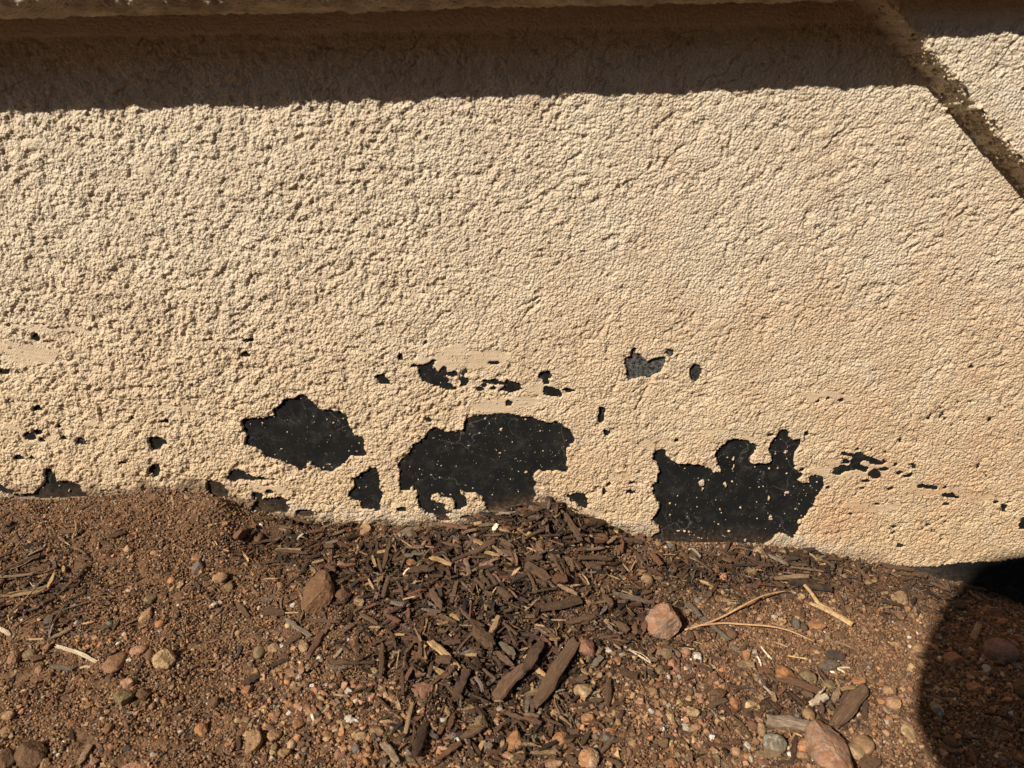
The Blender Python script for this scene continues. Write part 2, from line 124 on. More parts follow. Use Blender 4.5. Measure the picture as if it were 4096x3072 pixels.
(655,295,30,30,'o','r'),(720,545,30,30,'o','r'),(640,460,30,25,'g','r'),(725,935,60,40,'r','a'),(315,885,40,35,'o','a'),(120,860,40,35,'w','a'),(30,845,35,20,'w','a')],
12:[(270,440,100,76,'t','a','upper of three tan stones grouped left of the shadow','upper of the three tan stones'),(297,525,90,92,'t','a'),(220,510,65,50,'o','a'),(350,505,50,45,'o','a'),(358,420,40,30,'t','r'),(395,710,92,112,'y','f','pale cream flat stone in the lower right, just left of the shadow','pale cream flat stone'),(590,565,80,98,'V','a','mottled grey-green stone at the shadow edge under the long stick','mottled stone at the shadow edge'),
(605,632,45,30,'g','r'),(275,860,50,55,'r','a'),(275,795,50,50,'g','a'),(325,770,50,40,'r','a'),(850,415,130,60,'o','a'),(690,790,80,80,'b','r'),(735,750,45,45,'o','a'),(590,745,60,50,'b','a'),(640,860,60,60,'p','a'),(700,850,80,60,'b','a'),(1070,500,90,50,'o','a'),(1165,430,110,110,'b','a'),(1025,760,110,50,'b','a'),(1155,900,70,70,'o','a'),(1040,900,60,35,'g','a'),
(805,740,40,50,'b','a'),(840,840,50,60,'r','a'),(940,375,90,35,'b','a'),(725,430,35,30,'y','a'),(690,433,35,30,'y','a'),(930,690,50,40,'b','a'),(1030,395,40,30,'b','a')],
'F':[(2650,2500,142,128,'Z','a','large pink and orange granite rock right of the mulch heap','pink granite rock'),(3310,3010,158,270,'Z','a','biggest pink and orange rock, cut by the bottom edge','biggest pink rock')],
}
# wood pieces: u1, v1, u2, v2, width, colour [, own label, short name]
CHIPS = {
1:[(100,260,520,390,35,'m'),(1150,170,930,270,35,'d'),(1200,180,1010,290,30,'m'),(2040,90,2060,250,20,'l'),(2060,210,1980,250,15,'m'),(1970,270,1900,330,25,'m'),(160,330,320,420,30,'m'),(720,535,980,530,50,'m'),(790,470,930,455,30,'m'),(840,650,1000,590,25,'m'),(1300,600,1500,530,70,'d'),(1310,530,1490,475,15,'m'),(1160,630,1350,695,30,'m'),(700,600,790,660,30,'m'),
(780,660,840,700,15,'l'),(880,720,1030,800,18,'m'),(1030,810,1080,880,20,'d'),(320,835,530,740,35,'l'),(60,1030,480,850,40,'m'),(0,1110,400,1070,30,'l'),(120,1120,500,1010,20,'l'),(150,1310,540,1260,40,'y','yellow straw-like wood splinter in the litter at the left edge','yellow splinter'),(0,1320,150,1310,25,'r'),(380,1310,600,1060,15,'l'),(240,1390,580,1230,25,'r'),(580,1240,640,1140,15,'d'),
(920,1110,1040,960,35,'d'),(1560,1130,1680,1050,20,'d'),(1210,1390,1340,1310,30,'m'),(1460,1250,1600,1240,15,'d'),(220,1659,520,1480,22,'r'),(620,1650,800,1400,15,'g'),(575,1650,615,1540,80,'g'),(780,1460,1060,1380,20,'g'),(990,1620,1120,1600,25,'y'),(1150,1640,1330,1650,30,'m'),(1480,1640,1620,1560,18,'m'),(135,1610,230,1460,18,'y'),(180,780,260,670,10,'l'),(845,960,865,860,12,'l'),(160,880,270,950,12,'r'),
(870,620,920,450,14,'y'),(500,960,620,930,15,'m'),(540,1040,650,990,20,'m'),(1200,970,1260,940,18,'g'),(740,830,860,770,12,'m'),(10,380,110,300,40,'d'),(60,460,160,440,60,'d'),(40,530,150,520,50,'d'),(200,560,240,640,25,'d')],
2:[(0,150,200,145,25,'m'),(100,185,190,165,20,'m'),(1000,380,1180,400,40,'m'),(910,390,1000,490,30,'m'),(1390,410,1620,470,40,'m'),(1650,480,1780,440,25,'m'),(1900,530,2074,460,25,'m'),(1460,655,1540,590,22,'w','short white splinter lying on dark soil below the wall','white splinter'),(960,690,1220,660,40,'m'),(1210,770,1500,780,35,'l'),(1230,790,1580,825,40,'m'),(1780,745,1890,750,45,'m'),
(870,820,960,760,30,'m'),(830,810,880,890,25,'y'),(980,740,985,830,15,'m'),(1040,930,1240,900,25,'m'),(1130,940,1270,930,20,'m'),(1600,890,1480,1060,40,'d'),(1480,1060,1350,1130,25,'d'),(1060,1090,1220,1085,15,'l'),(680,1050,760,1100,30,'m'),(840,1060,950,1090,30,'m'),(240,1130,300,1220,40,'d'),(350,1260,430,1340,30,'m'),(730,1370,880,1540,60,'m'),(1050,1490,1300,1500,85,'m'),
(1310,1500,1470,1500,15,'l'),(1480,1330,1490,1590,22,'m'),(1490,1280,1540,1460,28,'l'),(1540,1460,1490,1590,20,'m'),(1290,1390,1460,1320,15,'m'),(1260,1440,1270,1300,20,'m'),(1450,1130,1520,1190,25,'m'),(1310,1570,1460,1659,45,'g'),(1560,1590,1950,1620,55,'m'),(1700,1000,1740,960,30,'d'),(610,560,670,620,25,'m'),(450,650,480,700,15,'l'),(480,640,510,690,12,'l'),(580,740,650,765,12,'l'),
(590,1510,650,1460,20,'d'),(930,1220,1000,1290,35,'m'),(1200,1230,1280,1270,15,'m'),(830,900,870,950,25,'l'),(180,1220,250,1190,20,'d'),(400,620,420,680,35,'m'),(690,820,800,810,35,'d'),(1500,1250,1640,1120,20,'m')],
3:[(1570,590,1880,290,45,'d','long dark stick slanting up the left flank of the mulch heap','slanting dark stick'),(1100,400,1400,520,60,'r'),(1770,400,1900,410,30,'g'),(1700,590,1750,520,45,'w'),(1330,600,1500,560,35,'l'),(1580,620,1800,610,30,'m'),(410,1040,490,700,50,'m'),(380,1170,430,1040,25,'m'),(400,1400,470,1140,40,'m'),(520,640,545,740,25,'g'),(510,740,560,830,25,'m'),(340,920,390,1080,35,'m'),
(690,1065,1010,1045,90,'m'),(640,1130,710,1050,20,'w'),(620,700,750,780,15,'l'),(750,790,890,790,30,'m'),(850,655,960,710,45,'m'),(960,920,1210,1010,60,'y'),(1220,945,1450,850,45,'m'),(1450,860,1730,700,75,'m'),(1370,930,1420,1120,45,'l'),(1450,1060,1680,940,30,'l'),(1250,1100,1280,960,25,'m'),(1700,790,1960,960,50,'l'),(1770,790,1990,850,50,'m'),(1960,870,1980,1010,25,'m'),(1800,690,1940,770,60,'m'),
(1130,1160,1390,1125,22,'m'),(1260,980,1430,1120,18,'m'),(1550,1090,1670,1260,35,'m'),(1620,1080,1740,1250,40,'m'),(1480,1150,1690,1340,45,'m'),(1740,1250,1670,1345,15,'l'),(1790,1140,1950,1150,55,'r'),(1760,1310,1910,1440,95,'m'),(960,1330,1100,1560,75,'m'),(1500,1250,1530,1390,14,'m'),(590,1240,640,1410,25,'m'),(640,1430,780,1400,15,'l'),(230,1150,290,1260,22,'l'),(310,1190,360,1260,15,'m'),
(290,1100,400,1130,15,'m'),(130,1540,340,1659,55,'m'),(50,1530,170,1460,25,'m'),(440,1580,600,1659,55,'r'),(1300,1480,1450,1640,45,'m'),(1600,1420,1720,1580,30,'m'),(1850,1510,1990,1500,40,'m'),(1740,1560,1850,1640,20,'m'),(1830,1040,2040,1070,22,'l'),(1880,1290,1980,1400,25,'m'),(1100,850,1210,960,20,'m'),(880,920,980,820,18,'m'),(1390,780,1480,650,35,'m'),(1440,740,1480,800,18,'l'),
(1100,720,1330,770,40,'m'),(1620,1000,1700,1040,40,'m'),(220,860,120,820,18,'m'),(320,625,430,630,25,'m'),(1010,1300,1070,1400,30,'m'),(1090,1370,1200,1280,22,'d'),(1190,1370,1300,1385,16,'m'),(1420,895,1600,895,25,'m'),(1330,1230,1400,1300,25,'m'),(1700,1100,1790,1210,25,'m'),(1000,1620,1120,1560,30,'m'),(1130,1640,1200,1580,30,'m')],
4:[(70,325,370,265,120,'M','thick blocky chunk of wood on the very top of the mulch heap','blocky chunk on the heap'),(292,140,270,235,60,'k'),(480,400,660,720,70,'m'),(720,500,920,480,90,'m'),(930,480,1100,560,40,'m'),(1090,530,1150,790,75,'R','upright reddish splinter of wood at the right foot of the heap','upright reddish splinter'),(980,710,1080,640,45,'l'),(1170,640,1380,680,60,'m'),(1300,590,1430,640,35,'m'),
(730,790,940,770,45,'l'),(640,870,1020,890,60,'m'),(690,930,950,940,30,'m'),(20,980,290,1180,110,'m'),(320,1170,490,1160,100,'r'),(200,1500,640,1380,110,'d','broad dark brown chip with clear grain below the mulch heap','broad dark chip'),(490,1640,830,1560,80,'m'),(390,1230,610,1340,50,'l'),(20,1350,390,1270,25,'m'),(40,1080,130,1340,35,'m'),
(1050,1310,1520,1410,70,'g','long grey-brown flat chip pointing at the pink granite rock','long grey-brown chip'),(1190,1200,1410,1220,45,'m'),(1490,840,1610,980,55,'r'),(300,690,460,750,22,'m'),(200,550,260,490,40,'m'),(0,700,250,580,30,'m'),(0,740,130,800,20,'l'),(640,1080,740,1200,20,'m'),(680,1070,760,1190,18,'l'),(990,1070,1130,1120,15,'l'),(1150,930,1240,1030,16,'l'),(1250,1030,1310,900,14,'l'),
(350,930,480,1150,25,'m'),(570,930,650,1010,35,'m'),(720,950,890,1000,80,'m'),(780,980,790,1090,20,'m'),(920,1340,1040,1460,70,'m'),(150,850,260,800,30,'m'),(0,870,80,820,25,'m'),(360,780,410,880,25,'m'),(1080,740,1110,820,35,'m'),(1970,760,2074,860,30,'g'),(1950,880,2060,930,25,'g'),(1640,830,1770,830,10,'l'),(1930,1380,2074,1560,50,'g'),(190,1580,280,1620,20,'m'),(1390,1560,1480,1659,40,'m'),
(310,1610,480,1610,20,'l'),(210,1560,270,1600,14,'l'),(530,1230,640,1210,20,'l'),(20,930,200,940,60,'m'),(540,940,560,1060,40,'m'),(330,950,380,1030,45,'m'),(1380,1290,1490,1260,50,'m'),(1150,1260,1270,1310,16,'l'),(1700,1100,1790,1110,15,'m'),(900,1220,940,1290,40,'m'),(980,1200,1000,1280,20,'m')],
5:[(110,960,640,1410,50,'g','grey-brown split stick passing under the pine needles','grey-brown split stick'),(200,350,300,450,40,'m'),(210,470,430,650,25,'m'),(230,360,540,440,25,'m'),(500,350,650,450,30,'m'),(550,490,660,540,40,'m'),(700,320,900,360,18,'m'),(780,420,1100,540,30,'m'),(1100,440,1330,560,60,'g'),(1340,420,1600,300,60,'d','dark bark piece leaning against the wall foot','dark bark at the wall'),
(1310,500,1430,490,60,'k'),(1680,430,1860,360,18,'d'),(1700,460,1880,570,35,'m'),(1750,460,1960,470,30,'m'),(1370,565,1740,630,28,'l'),(1180,725,1570,700,55,'l'),(1620,690,1780,740,30,'m'),(1340,760,1820,830,85,'K','thick charred dark stick above the forked pale stick','charred stick'),(880,780,1240,790,22,'r'),(1180,760,1280,830,50,'m'),(1010,580,1140,580,35,'m'),(450,1100,510,1030,25,'m'),
(1460,1300,1630,1420,40,'r'),(1930,870,2010,1110,35,'r'),(1380,1100,1400,1290,25,'k'),(600,1120,730,990,14,'l'),(530,930,730,985,14,'l'),(680,1620,860,1420,50,'m'),(1170,1410,1300,1470,8,'l'),(1020,1480,1140,1620,14,'w'),(970,1590,1000,1659,14,'w'),(0,1540,60,1620,40,'m'),(150,1300,210,1400,50,'m'),(1160,1190,1280,1240,18,'l'),(850,1225,1030,1190,14,'l'),(1340,1580,1560,1620,10,'y'),
(1790,1560,2000,1610,90,'k','dark grey flake of bark below the right pine needle tip','dark grey bark flake'),(400,590,430,650,35,'d'),(220,1430,330,1460,14,'l'),(1110,730,1160,700,20,'m'),(1900,1400,2074,1470,16,'l')],
6:[(50,230,155,335,22,'m'),(40,210,70,310,18,'m'),(190,190,230,150,22,'m'),(270,560,400,570,14,'m'),(400,540,408,590,12,'m'),(600,300,680,380,8,'m'),(460,470,610,520,14,'m'),(230,200,420,215,35,'m'),(320,260,430,270,25,'m'),(260,250,330,290,15,'m'),(165,320,310,420,14,'m'),(430,280,530,290,40,'m'),(540,330,660,380,18,'m'),(835,700,880,590,35,'l','pale upright stick in the dark shadow at right','pale stick in shadow'),
(740,780,840,710,35,'m'),(740,400,760,340,25,'m'),(770,340,900,350,25,'m'),(900,320,1020,345,18,'m'),(770,575,870,570,12,'m'),(890,560,1010,620,14,'m'),(880,750,1000,940,30,'m'),(1090,840,1170,900,40,'g'),(880,380,940,440,12,'m'),(1040,390,1120,440,10,'m'),(180,490,200,440,12,'m'),(200,520,260,560,20,'d'),(1000,900,1100,930,14,'m')],
7:[(0,20,80,70,28,'w','pale bone-like stick at the left edge','bone-like stick'),(395,140,660,240,22,'w','thin cream splinter between pebbles at lower left','cream splinter'),(350,275,510,300,38,'g','grey weathered chip below the thin cream splinter','grey weathered chip'),(350,95,500,25,28,'l'),(340,90,370,0,10,'g'),(60,390,150,300,12,'k'),(1100,290,1190,380,12,'m'),(1090,460,1190,390,14,'m'),(545,950,620,820,40,'l'),
(190,100,300,92,12,'l'),(820,560,890,610,20,'m'),(850,640,870,710,20,'r'),(870,590,940,595,20,'g'),(550,285,620,278,14,'l'),(660,10,740,20,30,'m'),(990,320,1040,295,12,'m'),(130,200,170,160,22,'r')],
8:[(800,0,930,85,32,'g','grey split chip crossing others above the bright cream stone','grey split chip'),(740,140,860,65,35,'m'),(920,200,1000,65,42,'r'),(650,280,780,230,30,'d'),(470,400,580,345,50,'d'),(425,220,455,140,28,'k'),(1030,270,1190,260,35,'m'),(1045,300,1160,300,28,'g'),(385,90,410,15,18,'m'),(380,150,385,110,10,'m'),(225,115,300,95,12,'m'),(25,35,65,80,10,'m'),(1005,75,1040,30,25,'m'),
(370,600,460,540,12,'d'),(570,720,600,560,14,'d'),(590,600,630,530,18,'g'),(870,740,960,790,18,'m'),(440,850,440,750,30,'d'),(0,590,60,560,45,'m'),(1190,490,1080,475,12,'l'),(910,290,1030,200,12,'m'),(940,930,1020,920,25,'d'),(1150,950,1190,900,30,'g'),(1060,700,1130,620,22,'r'),(1090,230,1150,160,15,'g'),(110,290,230,240,15,'d'),(150,340,220,315,8,'m'),(70,280,90,220,10,'m')],
9:[(545,150,750,340,45,'y','mottled yellow-tan stick lying slantwise above the reddish orange stone','mottled yellow-tan stick'),(450,60,525,265,16,'l'),(215,380,225,150,30,'m'),(0,280,170,270,28,'m'),(960,120,1010,0,38,'y'),(845,100,985,220,90,'m','broad gritty brown chip in the middle of the mulch','broad gritty chip'),(835,45,990,140,12,'m'),(730,230,860,90,16,'m'),(1020,180,1130,260,45,'g'),(1000,250,1110,345,40,'m'),
(1000,540,1190,330,80,'m'),(715,540,800,340,50,'d'),(640,420,710,340,40,'m'),(590,290,690,300,50,'m'),(365,500,360,350,22,'m'),(370,790,430,540,30,'l'),(440,910,520,680,55,'d'),(590,940,760,815,40,'r'),(760,810,920,720,45,'m'),(680,730,710,620,40,'r'),(225,820,330,950,45,'G','pale splintered stick at the bottom edge','pale splintered stick'),(180,500,280,600,14,'m'),(280,600,360,650,12,'m'),
(210,650,330,605,16,'m'),(890,330,990,410,18,'m'),(810,510,940,555,14,'d'),(650,165,755,155,35,'m'),(785,250,865,250,22,'y'),(980,260,1030,345,20,'m'),(1060,630,1190,670,30,'m'),(800,800,890,900,25,'d'),(830,920,810,820,20,'m'),(985,770,1050,700,25,'m'),(1110,915,1190,920,35,'m'),(275,60,320,200,18,'m'),(120,170,240,120,20,'m'),(0,480,120,430,12,'m'),(545,380,560,290,28,'d'),
(650,570,680,640,25,'y'),(800,190,900,215,18,'m'),(860,400,910,500,22,'g'),(1040,30,1140,110,18,'m'),(1080,70,1140,200,20,'m'),(440,700,430,830,14,'m'),(690,600,690,470,12,'d'),(860,590,940,570,20,'d'),(330,860,390,810,14,'m'),(490,260,480,160,25,'m'),(600,850,670,860,18,'l'),(1130,670,1190,730,18,'m'),(320,320,340,200,8,'l'),(370,310,375,240,14,'m'),(920,850,970,870,40,'g')],
10:[(70,590,340,150,75,'m','long split piece of brown wood left of the craggy yellow-tan rock','long split wood'),(0,250,150,395,35,'y','straight yellowish stick crossing the dark bark','straight yellowish stick'),(0,380,110,180,80,'d'),(557,560,570,380,38,'m','brown upright chip right of the craggy yellow-tan rock','brown upright chip'),(200,480,250,370,14,'g'),(205,490,235,640,14,'g'),(240,640,315,710,14,'l'),
(210,490,270,470,10,'g'),(155,312,290,315,12,'m'),(0,655,110,700,30,'r'),(0,620,95,640,25,'l'),(510,885,600,780,30,'m'),(555,910,660,960,35,'m'),(380,830,440,740,30,'d'),(40,885,215,880,32,'l'),(130,660,260,710,18,'m'),(330,590,440,590,22,'m'),(400,670,520,685,14,'r'),(705,185,850,275,10,'w','thin pale twig on the gravel below the pink granite rock','thin pale twig'),(830,290,870,310,20,'g'),
(460,300,520,240,35,'g'),(650,330,760,360,50,'d'),(745,90,740,20,40,'r'),(790,90,820,0,35,'r'),(620,20,700,80,50,'m'),(540,110,670,160,20,'m'),(960,740,1100,800,25,'m'),(1080,370,1150,340,30,'r'),(1080,520,1160,550,18,'m'),(925,600,960,660,22,'m'),(830,600,920,635,12,'m'),(70,20,150,35,14,'l'),(100,60,225,120,35,'m'),(20,90,150,150,30,'d'),(310,545,370,490,20,'d'),(300,680,330,610,18,'m'),
(440,530,530,525,35,'m'),(600,550,670,540,30,'m'),(345,400,420,375,28,'m'),(440,480,510,460,15,'g'),(1040,310,1045,240,12,'m'),(880,180,840,215,15,'m'),(190,840,240,900,12,'m'),(280,900,350,950,40,'m'),(1110,60,1130,100,35,'m'),(1180,220,1190,260,20,'g'),(940,140,1040,190,14,'m')],
11:[(520,370,820,475,50,'r','straight reddish brown chip in front of the streaked orange rock','straight reddish chip'),(450,345,530,395,22,'m'),(905,700,1110,450,90,'m','broad brown wood piece above the biggest pink rock, partly shaded','broad wood piece'),(450,665,735,715,75,'G','thick weathered grey piece of wood left of the biggest pink rock','thick weathered wood'),(745,560,850,500,45,'w','bleached knobbly wood fragment behind the biggest pink rock','bleached fragment'),
(760,540,845,440,16,'w'),(390,300,495,330,40,'r'),(255,270,365,275,50,'l'),(800,300,945,270,55,'g'),(905,540,935,460,45,'l'),(950,450,1050,435,28,'y'),(920,530,1030,510,18,'m'),(990,460,1050,530,18,'m'),(1110,650,1120,520,30,'m'),(790,300,920,460,18,'m'),(925,380,945,460,16,'l'),(690,480,760,510,35,'m'),(600,470,700,560,22,'d'),(430,425,510,515,12,'w'),(200,425,350,435,20,'m'),
(70,560,175,515,45,'m'),(20,800,220,835,25,'r'),(620,940,650,760,28,'d'),(385,885,540,880,45,'l','pale banded chip below the grey-green speckled stone','pale banded chip'),(190,850,215,950,14,'m'),(290,680,350,780,18,'m'),(200,620,290,690,14,'m'),(930,290,1010,285,12,'w'),(880,320,910,325,12,'w'),(930,300,980,325,10,'w'),(390,210,415,280,10,'w'),(410,140,470,220,8,'w'),
(870,95,1050,155,8,'l'),(500,110,590,140,6,'l'),(870,540,910,590,25,'m'),(810,540,830,620,25,'m'),(520,930,620,935,25,'m'),(210,800,275,795,38,'r')],
12:[(495,490,1125,560,28,'l','long straight stick running from sunlight into the dark shadow','long straight stick'),(900,590,1080,615,16,'m'),(400,545,480,585,18,'m'),(345,590,550,690,14,'m'),(455,250,462,320,8,'m'),(865,365,1080,370,12,'m'),(600,340,660,430,10,'m'),(660,440,730,470,10,'m'),(480,385,560,395,12,'m'),(980,890,1020,860,12,'l'),(410,680,470,760,14,'m'),(820,860,850,950,40,'r'),(170,700,220,730,8,'m')],
}
# ---------------------------------------------------------------- geometry of the survey
def ray(px, py):
    px = np.asarray(px, float); py = np.asarray(py, float)
    return FWD + ((px - CX) / F_PX)[..., None] * RIGHT + ((CY - py) / F_PX)[..., None] * UP
def tp(t, u, v):
    x0, y0, s = TILES[t]; return x0 + u * s, y0 + v * s
def wall_pt(px, py, y0=-0.004):
    d = ray(px, py); t = (y0 - CAM[1]) / d[..., 1]; p = CAM + d * t[..., None]; return p[..., 0], p[..., 2]
def proj(x, y, z):
    q = np.stack([x - CAM[0], y - CAM[1], z - CAM[2]], -1); dz = np.maximum(q @ FWD, 1e-3)
    return CX + F_PX * (q @ RIGHT) / dz, CY - F_PX * (q @ UP) / dz
_T = rng.random((256, 256))
def vn(x, y, seed=0):
    x = x + seed * 17.31; y = y + seed * 7.77
    xi = np.floor(x); yi = np.floor(y); fx = x - xi; fy = y - yi
    fx = fx * fx * fx * (fx * (fx * 6 - 15) + 10); fy = fy * fy * fy * (fy * (fy * 6 - 15) + 10)
    xi = xi.astype(np.int64) & 255; yi = yi.astype(np.int64) & 255; x1 = (xi + 1) & 255; y1 = (yi + 1) & 255
    a = _T[yi, xi] * (1 - fx) + _T[yi, x1] * fx; b = _T[y1, xi] * (1 - fx) + _T[y1, x1] * fx
    return (a * (1 - fy) + b * fy) * 2 - 1
def fbm(x, y, f, o=3, seed=0):
    s = 0; a = 1; n = 0
    for i in range(o):
        s = s + a * vn(x * f, y * f, seed + i * 3); n += a; a *= .5; f *= 2.03
    return s / n * 1.5
def sstep(a, b, x):
    t = np.clip((x - a) / (b - a), 0, 1); return t * t * (3 - 2 * t)
def lerp(a, b, t): return a + (b - a) * t
def axis(lo, hi, step, far_lo, far_hi):
    m = np.arange(lo, hi + step / 2, step); out = [m]; s = step; x = lo; L = []
    while x > far_lo: s *= 1.35; x -= s; L.append(x)
    s = step; x = hi; Rr = []
    while x < far_hi: s *= 1.35; x += s; Rr.append(x)
    return np.array(L[::-1] + list(m) + Rr), len(L), len(L) + len(m)

# ---------------------------------------------------------------- the lie of the ground
_sl = []
for (t, u, v) in SOIL_LINE:
    px, py = tp(t, u, v); a, b = wall_pt(px, py, -0.006); _sl.append((float(a), float(b)))
_sl.sort(); SLX = np.array([a for a, b in _sl]); SLZ = np.array([b for a, b in _sl])
def soil_at_wall(x): return np.interp(x, SLX, SLZ)
_smx = np.linspace(-1.2, 1.4, 400); _smz = np.convolve(np.pad(soil_at_wall(_smx), 12, 'edge'), np.ones(25) / 25, 'valid')
def bump(x, y, cx, cy, rx, ry, h): return h * np.exp(-((x - cx) / rx) ** 2 - ((y - cy) / ry) ** 2)
def G0(x, y):
    d = np.maximum(-y, 0); zs = np.interp(x, _smx, _smz); zf = np.interp(x, [-.8, -.3, .2, .8], [.058, .030, .004, -.004])
    w = np.exp(-(d / .15) ** 1.4); g = zf + (zs - zf) * w
    return g + (soil_at_wall(x) - zs) * np.exp(-(d / .025) ** 1.2)
_cache = {}
def G(x, y):
    x = np.asarray(x, float); y = np.asarray(y, float)
    g = G0(x, y); fade = sstep(0, .03, -y)
    for b in BUMPS: g = g + bump(x, y, *b) * fade
    return g + fade * (.0040 * fbm(x, y, 11, 2, 5) + .0022 * fbm(x, y, 38, 2, 9))
def ground_pt(px, py):
    d = ray(px, py); t = (CAM[2] - .04) / -d[..., 2]
    for _ in range(25):
        p = CAM + d * t[..., None]; t = .5 * t + .5 * (CAM[2] - G(p[..., 0], np.minimum(p[..., 1], -.002))) / -d[..., 2]
    p = CAM + d * t[..., None]
    y = np.minimum(p[..., 1], -.006)
    return np.stack([p[..., 0], y, G(p[..., 0], y)], -1)
BUMPS = []
def at(px, py):
    p = ground_pt(np.array([px]), np.array([py]))[0]; return p
for (px, py, rx, ry, h) in [(2130, 2200, .10, .08, .020), (2000, 2350, .14, .08, .008), (870, 2050, .040, .03, .024), (1030, 2140, .045, .026, -.026), (195, 2040, .014, .010, -.014), (620, 2120, .06, .03, -.006), (1340, 2330, .07, .05, .006), (250, 2150, .09, .05, .006), (2350, 2130, .05, .04, .006), (1700, 2600, .12, .05, .004)]:
    p = at(px, py); BUMPS.append((p[0], p[1], rx, ry, h))

def dens(px, py, blobs, base):
    s = np.full(np.shape(px), base, float)
    for (a, b, rx, ry, w) in blobs: s = np.maximum(s, w * np.exp(-((px - a) / rx) ** 2 - ((py - b) / ry) ** 2))
    return s
MULCH = [(2180, 2110, 330, 150, 1.25), (1850, 2350, 520, 230, 1.25), (1950, 2650, 480, 250, 1.1), (1250, 2180, 330, 130, .65), (3000, 2300, 650, 110, .8), (3650, 2370, 330, 100, .6), (3150, 2830, 330, 130, .5), (2000, 2950, 450, 130, .7), (2500, 2500, 300, 200, .7), (150, 2330, 260, 200, .5), (1550, 2300, 300, 200, .9)]
GRAVEL = [(1300, 2850, 380, 230, 1.1), (1150, 2680, 300, 120, 1.0), (1750, 2980, 450, 160, 1.0), (2600, 2850, 600, 260, .85), (3300, 2950, 500, 200, .75), (3900, 2750, 330, 380, .75), (300, 2850, 500, 250, .45), (3000, 2550, 500, 160, .5), (400, 2560, 400, 120, .45)]

# ---------------------------------------------------------------- mesh helpers
def mesh_raw(name, co, loops, starts, smooth=True):
    m = bpy.data.meshes.new(name)
    m.vertices.add(len(co)); m.vertices.foreach_set('co', np.ascontiguousarray(co, np.float32).ravel())
    m.loops.add(len(loops)); m.loops.foreach_set('vertex_index', np.ascontiguousarray(loops, np.int32))
    m.polygons.add(len(starts)); m.polygons.foreach_set('loop_start', np.ascontiguousarray(starts, np.int32))
    m.polygons.foreach_set('use_smooth', np.full(len(starts), smooth, bool))
    m.update(calc_edges=True); return m
def grid_mesh(name, P, fmask=None, attrs=None, smooth=True, flip=False):
    ny, nx = P.shape[:2]; idx = np.arange(ny * nx).reshape(ny, nx)
    q = np.stack([idx[:-1, :-1], idx[:-1, 1:], idx[1:, 1:], idx[1:, :-1]], -1)
    q = q[fmask] if fmask is not None else q.reshape(-1, 4)
    if flip: q = q[:, ::-1]
    used = np.zeros(ny * nx, bool); used[q.ravel()] = True; mp = np.cumsum(used) - 1
    co = P.reshape(-1, 3)[used]; m = mesh_raw(name, co, mp[q.ravel()], np.arange(len(q)) * 4, smooth)
    for k, a in (attrs or {}).items():
        at_ = m.attributes.new(k, 'FLOAT', 'POINT'); at_.data.foreach_set('value', a.reshape(-1)[used].astype(np.float32))
    return m
def link(name, mesh, mat=None, parent=None):
    o = bpy.data.objects.new(name, mesh); COL.objects.link(o)
    if mat is not None and len(mesh.materials) == 0: mesh.materials.append(mat)
    if parent is not None: o.parent = parent
    return o
def tag(o, label=None, cat=None, group=None, kind=None):
    for k, v in (('label', label), ('category', cat), ('group', group), ('kind', kind)):
        if v: o[k] = v
    return o
def rotmats(n, tilt=1.0):
    yaw = rng.random(n) * 2 * np.pi; ax = rng.normal(size=(n, 3)); ax /= np.linalg.norm(ax, axis=1)[:, None]
    an = rng.normal(size=n) * tilt; c = np.cos(an)[:, None, None]; s = np.sin(an)[:, None, None]
    K = np.zeros((n, 3, 3)); K[:, 0, 1] = -ax[:, 2]; K[:, 0, 2] = ax[:, 1]; K[:, 1, 0] = ax[:, 2]; K[:, 1, 2] = -ax[:, 0]; K[:, 2, 0] = -ax[:, 1]; K[:, 2, 1] = ax[:, 0]
    T = np.eye(3) + s * K + (1 - c) * (K @ K)
    Z = np.zeros((n, 3, 3)); Z[:, 0, 0] = np.cos(yaw); Z[:, 0, 1] = -np.sin(yaw); Z[:, 1, 0] = np.sin(yaw); Z[:, 1, 1] = np.cos(yaw); Z[:, 2, 2] = 1
    return T @ Z
def stuff_mesh(name, temps, pos, scl, rot, col, smooth=False):
    """one mesh of many loose pieces; temps: list of (verts, tris)"""
    V, L, C = [], [], []; base = 0; k = rng.integers(0, len(temps), len(pos))
    for i, (tv, tf) in enumerate(temps):
        s = np.where(k == i)[0]
        if len(s) == 0: continue
        v = np.einsum('nij,nkj->nki', rot[s], tv[None] * scl[s][:, None, :]) + pos[s][:, None, :]
        f = tf[None] + (np.arange(len(s)) * len(tv))[:, None, None] + base
        V.append(v.reshape(-1, 3)); L.append(f.reshape(-1)); C.append(np.repeat(col[s], len(tv), 0)); base += len(s) * len(tv)
    V = np.concatenate(V); L = np.concatenate(L); C = np.concatenate(C)
    m = mesh_raw(name, V, L, np.arange(len(L) // 3) * 3, smooth)
    a = m.attributes.new('tint', 'FLOAT_COLOR', 'POINT'); a.data.foreach_set('color', np.concatenate([C, np.ones((len(C), 1))], 1).astype(np.float32).ravel())
    return m
def from_bm(bm):
    bmesh.ops.triangulate(bm, faces=bm.faces); bm.verts.ensure_lookup_table()
    v = np.array([x.co[:] for x in bm.verts]); f = np.array([[q.index for q in x.verts] for x in bm.faces]); bm.free(); return v, f
def ico(sub):
    bm = bmesh.new(); bmesh.ops.create_icosphere(bm, subdivisions=sub, radius=1.0); return from_bm(bm)
